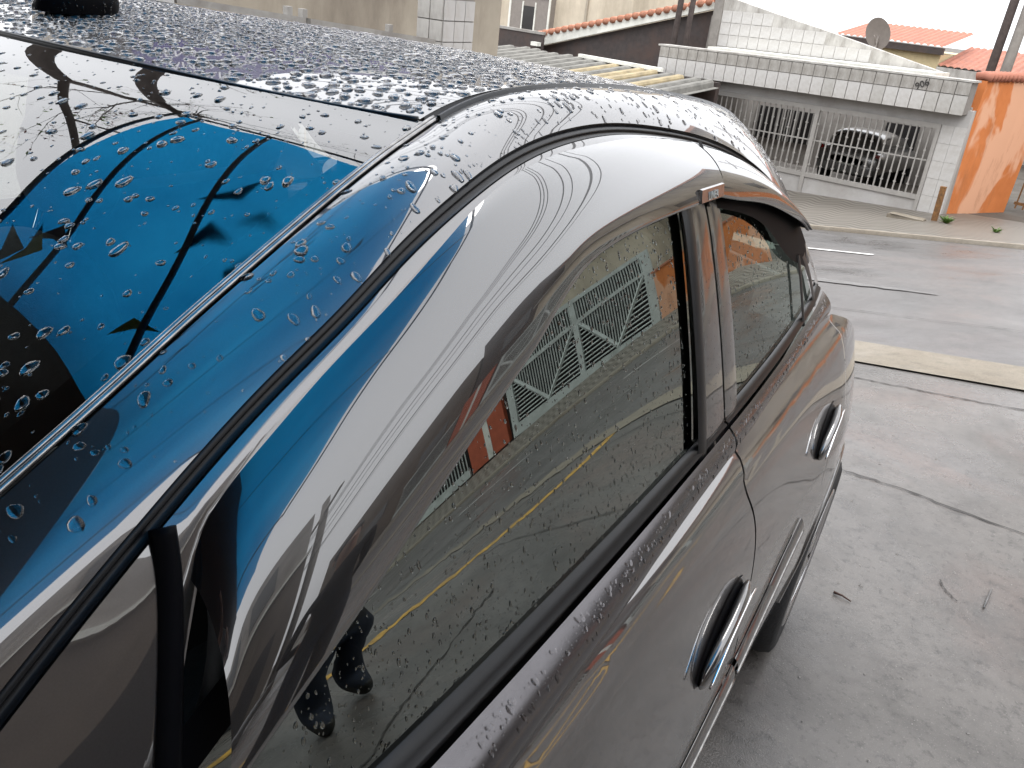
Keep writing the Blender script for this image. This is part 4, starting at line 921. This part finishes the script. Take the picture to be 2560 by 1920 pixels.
# ------------------------------------------------------------------ bare street trees (mirrored in the windshield)
def tree(name, loc, h, seed, lab, r0=.16, fork=.42):
    r = random.Random(seed); o = empty(name, loc); tag(o, lab, "tree", "bare street trees")
    V, Fc, LV, LF, GV, GF = [], [], [], [], [], []
    def limb(p, d, ln, rad, depth):
        n = 6; path = [p]; d = d.normalized()
        for i in range(n):
            j_ = .05 if depth == 0 else .2; d = (d+Vector((r.uniform(-j_, j_), r.uniform(-j_, j_), r.uniform(-.12, .16)))).normalized(); path.append(path[-1]+d*ln/n)
        rads = np.linspace(rad, rad*.6, n+1); k = 8 if depth < 2 else (5 if depth < 4 else 3)
        R = tube_pts([tuple(q) for q in path], rads, k); b0 = len(V); V.extend(R.reshape(-1, 3).tolist())
        for i in range(n):
            for j in range(k): Fc.append((b0+i*k+j, b0+i*k+(j+1) % k, b0+(i+1)*k+(j+1) % k, b0+(i+1)*k+j))
        if depth >= 5 or rad < .006:
            for q in path[2:]:
                if r.random() < .4:
                    tgt, tf = (LV, LF) if r.random() < .5 else (GV, GF)
                    for _ in range(2):
                        b1 = len(tgt); c = q+Vector((r.uniform(-.08, .08), r.uniform(-.08, .08), r.uniform(-.08, .08))); e1 = Vector((r.uniform(-1, 1), r.uniform(-1, 1), r.uniform(-1, 1)))*.055; e2 = e1.cross(Vector((r.uniform(-1, 1), r.uniform(-1, 1), r.uniform(-1, 1))))*.9
                        tgt.extend([tuple(c-e1), tuple(c+e2*.6), tuple(c+e1), tuple(c-e2*.6)]); tf.append((b1, b1+1, b1+2, b1+3))
            return
        nb_ = 2 if depth == 0 else r.choice((2, 3, 3))
        for i in range(nb_):
            sp = Vector((r.uniform(-1, 1), r.uniform(-1, 1), r.uniform(-.35, .5))); nd = d*(.75 if depth else .9)+sp*(.75 if depth else .8)
            limb(path[-1] if i < 2 else path[-2], nd, ln*r.uniform(.58, .85) if depth else h*.28, rads[-1]*(.82 if i == 0 else .68), depth+1)
        if depth >= 1 and r.random() < .7: limb(path[3], d+Vector((r.uniform(-1, 1), r.uniform(-1, 1), r.uniform(-.2, .6))), ln*.6, rads[3]*.45, depth+2)
    limb(Vector((0, 0, 0)), Vector((0, 0, 1)), h*fork, r0, 0)
    tk = mesh("trunk", V, Fc, "bark", o, True)
    cr = mesh("crown", LV, LF, "leaf_red", o); c2 = mesh("crown", GV, GF, "leaf_green", o)
    for c in (cr, c2): c["kind"] = "stuff"
    return o
tree("street_tree", (-8.0, 4.9, -.4), 12.0, 5, "bare tree with red buds mirrored at the windshield's far edge", .19, .47)
tree("street_tree", (-5.55, 4.95, -.4), 11.0, 12, "bare forked tree mirrored over the top of the windshield", .16, .5)
# power lines along our side of the street
for i, (sx, zz, sag) in enumerate(((6.9, 6.6, .35), (7.1, 6.6, .3), (7.5, 6.9, .4), (6.8, 5.4, .3), (8.6, 5.9, .5), (9.0, 7.4, .4), (6.9, 4.9, .25))):
    q = np.linspace(0, 1, 40); X, Y = UW(-24+48*q, np.full(40, sx)); pl = tube("overhead_cable", np.stack([X, Y, zz-sag*4*q*(1-q)+.012*np.sin(q*90+i)], 1), .016 if i < 5 else .03, "cable", None, 5)
    tag(pl, "black overhead cable strung along the near side of the street", "cable", "overhead cables along the street")
pole("utility_pole", 9.5, 7.0, .13, "concrete_pole", "concrete power pole carrying the cables far along the near kerb", 7.8)
pole("utility_pole", -22, 7.0, .13, "concrete_pole", "concrete power pole far down the near kerb", 7.8)

# ------------------------------------------------------------------ people: one bystander by the yellow line, one holding the phone
def person(name, loc, rotz, arms, label, top, legs_mat, seed=0, hgt=1.74, step=.0):
    """arms: (left elbow, left wrist, right elbow, right wrist) in body frame, x to the person's left, -y ahead"""
    J = {"pel": (0, 0, .95), "sp": (0, .01, 1.12), "ch": (0, .02, 1.32), "nk": (0, .01, 1.47), "jaw": (0, -.02, 1.56), "hd": (0, -.01, 1.64), "top": (0, 0, 1.72)}
    R_ = {"pel": (.15, .115), "sp": (.135, .10), "ch": (.16, .115), "nk": (.058, .058), "jaw": (.066, .075), "hd": (.078, .096), "top": (.05, .06)}
    Ed = [("pel", "sp"), ("sp", "ch"), ("ch", "nk"), ("nk", "jaw"), ("jaw", "hd"), ("hd", "top")]
    for sd, s in (("l", 1), ("r", -1)):
        f = step*s
        J.update({"hip"+sd: (s*.095, 0, .86), "kn"+sd: (s*.105, -.02-f*.5, .48), "an"+sd: (s*.11, .03-f, .09), "ft"+sd: (s*.125, -.13-f, .035)})
        R_.update({"hip"+sd: (.108, .11), "kn"+sd: (.085, .088), "an"+sd: (.075, .08), "ft"+sd: (.045, .03)})
        Ed += [("pel", "hip"+sd), ("hip"+sd, "kn"+sd), ("kn"+sd, "an"+sd), ("an"+sd, "ft"+sd)]
        el, wr = arms[0:2] if s > 0 else arms[2:4]
        el, wr = Vector(el), Vector(wr); hd = wr+(wr-el).normalized()*.08
        J.update({"sh"+sd: (s*.19, .02, 1.40), "el"+sd: tuple(el), "wr"+sd: tuple(wr), "ha"+sd: tuple(hd)})
        R_.update({"sh"+sd: (.062, .062), "el"+sd: (.044, .044), "wr"+sd: (.030, .030), "ha"+sd: (.038, .022)})
        Ed += [("ch", "sh"+sd), ("sh"+sd, "el"+sd), ("el"+sd, "wr"+sd), ("wr"+sd, "ha"+sd)]
        d = (wr-el).normalized(); a = d.orthogonal().normalized(); b_ = d.cross(a)
        for k, (off_, ln) in enumerate(((-.030, .065), (-.010, .078), (.010, .074), (.029, .058), (.042, .05))):
            p0 = hd+a*off_+d*(.01 if k < 4 else -.05); p1 = p0+d*ln*.55+b_*.012; p2 = p1+d*ln*.35+b_*.03
            J["f%s%da" % (sd, k)] = tuple(p0); J["f%s%db" % (sd, k)] = tuple(p1); J["f%s%dc" % (sd, k)] = tuple(p2)
            for q in "abc": R_["f%s%d%s" % (sd, k, q)] = (.0095, .0095)
            Ed += [("ha"+sd, "f%s%da" % (sd, k)), ("f%s%da" % (sd, k), "f%s%db" % (sd, k)), ("f%s%db" % (sd, k), "f%s%dc" % (sd, k))]
    nm = list(J); ix = {k: i for i, k in enumerate(nm)}
    me = bpy.data.meshes.new("body"); me.from_pydata([J[k] for k in nm], [(ix[a], ix[b_]) for a, b_ in Ed], []); ob = bpy.data.objects.new("tmp_body", me); COL.objects.link(ob)
    md = ob.modifiers.new("skin", 'SKIN'); ob.modifiers.new("sub", 'SUBSURF').render_levels = 2; ob.modifiers["sub"].levels = 2
    for k, v_ in zip(nm, me.skin_vertices[0].data): v_.radius = R_[k]; v_.use_root = (k == "pel")
    bpy.context.view_layer.update()
    m2 = bpy.data.meshes.new_from_object(ob.evaluated_get(bpy.context.evaluated_depsgraph_get())); bpy.data.objects.remove(ob)
    root = empty(name, loc, rotz); tag(root, label, "person"); sc_ = hgt/1.76; root.scale = (sc_, sc_, sc_)
    m2.materials.clear()
    for mm_ in (legs_mat, top, "skin", "shoe"): m2.materials.append(MATS[mm_])
    hands = [Vector(arms[1]), Vector(arms[3])]
    for p in m2.polygons:
        c = p.center; p.use_smooth = True
        k = 0 if c.z < .93 else 1
        if c.z < .075: k = 3
        if c.z > 1.485 and abs(c.x) < .12 and min((c-h).length for h in hands) > .25: k = 2
        if min((c-h).length for h in hands) < .02 or any((c-h).dot(h-e) > 0 and (c-h).length < .24 for h, e in zip(hands, (Vector(arms[0]), Vector(arms[2])))): k = 2
        p.material_index = k
    link("body", m2, None, root)
    ph = np.linspace(0, 2*np.pi, 24, endpoint=False); rows = []
    for th in np.linspace(.02, 1.75, 12):
        rows.append(np.stack([.092*np.sin(th)*np.cos(ph), .012+.108*np.sin(th)*np.sin(ph)+np.where(np.sin(ph) < -.2, .03*max(0, th-1.0), 0), 1.655+.105*np.cos(th)+0*ph+np.where(np.sin(ph) < -.3, .05*max(0, th-1.1), 0)], -1))
    grid("hair", np.array(rows), "hair", root, closed_v=True)
    for s in (-1, 1):
        grid("eye", np.array([[(s*.032+.011*math.sin(t_)*math.cos(p_), -.098-.006*math.cos(t_), 1.645+.008*math.sin(t_)*math.sin(p_)) for p_ in ph] for t_ in np.linspace(.01, 1.57, 5)]), "gloss_black", root, closed_v=True)
        grid("ear", np.array([[(s*(.082+.012*math.cos(t_)), .012+.018*math.sin(t_)*math.cos(p_), 1.635+.032*math.sin(t_)*math.sin(p_)) for p_ in ph] for t_ in np.linspace(.01, 1.57, 5)]), "skin", root, closed_v=True)
    tube("nose", [(0, -.098, 1.655), (0, -.113, 1.625), (0, -.100, 1.612)], [.009, .014, .012], "skin", root, 8)
    tube("mouth", [(-.025, -.092, 1.582), (0, -.098, 1.580), (.025, -.092, 1.582)], [.003, .006, .003], "brick_red", root, 6)
    return root
gx_, gy_ = 2.98, 2.04
person("person", (gx_, gy_, float(gz(gx_, gy_))), math.radians(-78), ((.25, .12, 1.13), (.08, .20, .98), (-.25, .12, 1.13), (-.08, .20, .98)), "person in dark jeans and jacket standing on the yellow line, mirrored in the door glass", "dark_cloth", "denim", step=.06)
gx_, gy_ = 1.62, -.12; rz_ = math.radians(205)
def tobody(w_, z_=None):
    d = Vector((w_[0]-gx_, w_[1]-gy_, 0)); c_, s_ = math.cos(-rz_), math.sin(-rz_); return (d.x*c_-d.y*s_, d.x*s_+d.y*c_, w_[2]-float(gz(gx_, gy_)))
fw_ = Vector((-.425198, .787276, -.446546)); rt_ = Vector((.849149, .517758, .104272)); pc = CAM-fw_*.03
wl, wr_ = pc+rt_*-.10-fw_*.03+Vector((0, 0, -.05)), pc+rt_*.13-fw_*.06+Vector((0, 0, -.06))
person("person", (gx_, gy_, float(gz(gx_, gy_))), rz_, ((.33, -.22, 1.22), tobody(wr_), (-.20, -.30, 1.22), tobody(wl)) if False else ((.34, -.20, 1.20), tobody(wl), (-.30, -.22, 1.20), tobody(wr_)), "person in a red shirt holding up a phone beside the car's front door", "red_cloth", "denim", 1)
phn = bpy.data.objects.new("phone", box_data("phone", -.075, .055, -.035, .035, -.004, .004, "gloss_black")); COL.objects.link(phn)
mw = cam.matrix_world.copy(); mw.translation = pc+fw_*.012; phn.matrix_world = mw; tag(phn, "black phone held up in landscape by the person in red", "phone")

# ------------------------------------------------------------------ rain drops
def drops(name, P, count, rmin, rmax, parent, seed, flat=.42, stretch=1.0, power=1.6, gap=1.0, mask=None, ref=(0, 0, 1), k=10):
    r_ = np.random.default_rng(seed); P = np.asarray(P, float)
    a, b_, c, d = P[:-1, :-1], P[1:, :-1], P[1:, 1:], P[:-1, 1:]
    nr = np.cross(c-a, d-b_); ar = np.linalg.norm(nr, axis=-1)/2; nr = nr/(2*ar[..., None]+1e-12)
    sg_ = np.sign((nr*np.array(ref)).sum(-1)); nr = nr*sg_[..., None]
    wgt = ar.copy()
    if mask is not None: wgt = wgt*mask((a+c)/2)
    cdf = np.cumsum(wgt.ravel()); ci = np.searchsorted(cdf, r_.random(count)*cdf[-1]); ii, jj = np.unravel_index(np.minimum(ci, wgt.size-1), wgt.shape)
    u_, v_ = r_.random((2, count, 1)); pos = a[ii, jj]*(1-u_)*(1-v_)+b_[ii, jj]*u_*(1-v_)+c[ii, jj]*u_*v_+d[ii, jj]*(1-u_)*v_; nm = nr[ii, jj]
    rad = np.sort(rmin*(rmax/rmin)**(r_.random(count)**power))[::-1]
    cell = {}; cs = 2*rmax; keep = []
    for i in range(count):
        p = pos[i]; key = tuple((p//cs).astype(int)); ok = True
        for dx in (-1, 0, 1):
            for dy in (-1, 0, 1):
                for dz in (-1, 0, 1):
                    for j in cell.get((key[0]+dx, key[1]+dy, key[2]+dz), ()):
                        if ((pos[j]-p)**2).sum() < ((rad[i]+rad[j])*gap)**2: ok = False; break
                    if not ok: break
                if not ok: break
            if not ok: break
        if ok: cell.setdefault(key, []).append(i); keep.append(i)
    pos, nm, rad = pos[keep], nm[keep], rad[keep]; n = len(pos)
    g = np.array([0, .04, -1.]); tn = g-(nm@g)[:, None]*nm; tn /= np.linalg.norm(tn, axis=1)[:, None]+1e-9; bt_ = np.cross(nm, tn)
    th = np.linspace(0, 2*np.pi, k, endpoint=False)[None]; f1, f2 = r_.random((2, n, 1))*6.28
    out = rad[:, None]*(1+.14*np.cos(2*th+f1)+.09*np.cos(3*th+f2)); st = 1+(stretch-1)*r_.random((n, 1))
    hh = rad*flat*(.75+.5*r_.random(n)); V = []
    for fr, fz, sh in ((1.0, -.03, 0), (.95, .36, .02), (.74, .74, .05), (.40, .95, .07)):
        V.append(pos[:, None]+tn[:, None]*(out*fr*np.cos(th)*st+rad[:, None]*sh*st)[..., None]+bt_[:, None]*(out*fr*np.sin(th))[..., None]+nm[:, None]*(hh[:, None, None]*fz))
    V.append((pos+tn*(rad*.08)[:, None]+nm*hh[:, None])[:, None])
    V = np.concatenate(V, 1); nv = V.shape[1]; q = []
    for lv in range(3):
        for j in range(k): q.append((lv*k+j, lv*k+(j+1) % k, (lv+1)*k+(j+1) % k, (lv+1)*k+j))
    tr = [(3*k+j, 3*k+(j+1) % k, 4*k) for j in range(k)]
    base = (np.arange(n)*nv)[:, None, None]; Q = (np.array(q)[None]+base).reshape(-1); T = (np.array(tr)[None]+base).reshape(-1)
    me = bpy.data.meshes.new(name); me.vertices.add(n*nv); me.vertices.foreach_set("co", V.reshape(-1).astype(np.float32))
    nq, ntr = n*len(q), n*len(tr); me.loops.add(nq*4+ntr*3); me.polygons.add(nq+ntr)
    me.loops.foreach_set("vertex_index", np.concatenate([Q, T]).astype(np.int32))
    me.polygons.foreach_set("loop_start", np.concatenate([np.arange(nq)*4, nq*4+np.arange(ntr)*3]).astype(np.int32))
    me.polygons.foreach_set("loop_total", np.concatenate([np.full(nq, 4), np.full(ntr, 3)]).astype(np.int32))
    me.update(calc_edges=True); me.validate()
    o = link(name, me, "water", parent, True); o["kind"] = "stuff"; return o
Aq, Tq = np.meshgrid(np.linspace(-.99, .99, 60), np.linspace(.005, .62, 80), indexing='ij')
drops("roof_drops", roof_pt(Aq, Tq), 24000, .0008, .0080, car, 1, .40, 1.25, 1.40, .97, mask=lambda c: np.where(c[..., 1]-.37*c[..., 0]**2 < 1.14, .55, 1.0))
drops("side_drops", side_P, 1700, .0006, .0048, car, 2, .40, 1.7, 1.7, 1.1, mask=lambda c: np.clip((.665-c[..., 0])/.05, 0, 1)*np.where(c[..., 1] < 1.5, 1, .8)*(c[..., 1] > .55), ref=(.6, 0, .8))
drops("windshield_drops", WS, 1300, .0006, .0050, car, 3, .36, 2.1, 1.9, 1.1, mask=lambda c: np.clip((c[..., 0]+.35)/.5, .15, 1)*(c[..., 1] > .5), ref=(0, -.4, .9))
yg, zg_ = np.meshgrid(np.linspace(.60, 1.41, 60), np.linspace(0, 1, 40), indexing='ij'); zt_g = 1.052+(Lz(yg)-.008-1.052)*zg_
drops("window_drops", np.stack([S(yg, zt_g)-.005, yg, zt_g], -1), 2600, .0005, .0022, fdoor, 4, .45, 2.0, 1.9, 1.2, ref=(1, 0, .3), k=8)
yg, zg_ = np.meshgrid(np.linspace(1.62, 2.05, 40), np.linspace(0, 1, 30), indexing='ij'); zt_g = 1.065+(gl(yg)-.004-1.065)*zg_
drops("window_drops", np.stack([S(yg, zt_g)-.005, yg, zt_g], -1), 1100, .0005, .0022, rdoor, 5, .45, 2.0, 1.9, 1.2, ref=(1, 0, .3), k=8)
yg, zg_ = np.meshgrid(np.linspace(1.46, 1.60, 10), np.linspace(1.05, 1.30, 20), indexing='ij')
drops("pillar_drops", np.stack([S(yg, zg_)+.0055, yg, zg_], -1), 500, .0004, .0014, rdoor, 6, .45, 1.6, 1.9, 1.2, ref=(1, 0, .3), k=7)
yg, zg_ = np.meshgrid(np.linspace(.62, 2.3, 80), np.linspace(.18, .55, 8), indexing='ij'); zq = zGB(yg)*(1-zg_)+zBL(yg)*zg_
drops("waist_drops", np.stack([S(yg, zGB(yg))*(1-zg_)+SL(yg, zBL(yg))*zg_+.0205, yg, zq], -1), 900, .0005, .0030, fdoor, 7, .40, 2.0, 1.8, 1.1, ref=(1, 0, .8), k=8)
aw2 = np.array(ant)[:16]+np.array([-.195, -.01, 0]); aw2 = np.concatenate([aw2, aw2[:, :1]], 1)
drops("aerial_drops", aw2, 220, .0008, .0032, an, 8, .40, 1.3, 1.5, 1.1, ref=(.3, -.3, 1)).location = (.195, .01, 0)
# litter on the forecourt
tw1 = tube("twig", [(1.008, 2.857, float(gz(1.008, 2.857))+.008), (1.035, 2.855, float(gz(1.035, 2.855))+.010), (1.065, 2.849, float(gz(1.065, 2.849))+.006)], [.005, .003, .002], "twig_brown", None, 6); tag(tw1, "small dark twig lying on the wet concrete near the rear wheel", "twig")
st1 = tube("straw", [(1.441, 3.11, float(gz(1.6, 2.92))+.006), (1.46, 3.24, float(gz(1.46, 3.24))+.006)], .003, "worn_paint", None, 6); tag(st1, "short white straw lying on the wet concrete", "straw")
V, Fc = [], []
for i in range(420):
    x, y = rnd.uniform(.95, 2.4), rnd.uniform(1.9, 4.6); r = .0022+.006*rnd.random()**4; z = float(gz(x, y)); k = len(V)
    V += [(x+r*rnd.uniform(.6, 1.3), y, z+.001), (x, y+r*rnd.uniform(.6, 1.3), z+.001), (x-r*rnd.uniform(.6, 1.3), y, z+.001), (x, y-r, z+.001), (x, y, z+r*.8)]
    Fc += [(k, k+1, k+4), (k+1, k+2, k+4), (k+2, k+3, k+4), (k+3, k, k+4)]
tag(mesh("gravel", V, Fc, "pebble"), "loose grit scattered over the wet concrete", "gravel", kind='stuff')
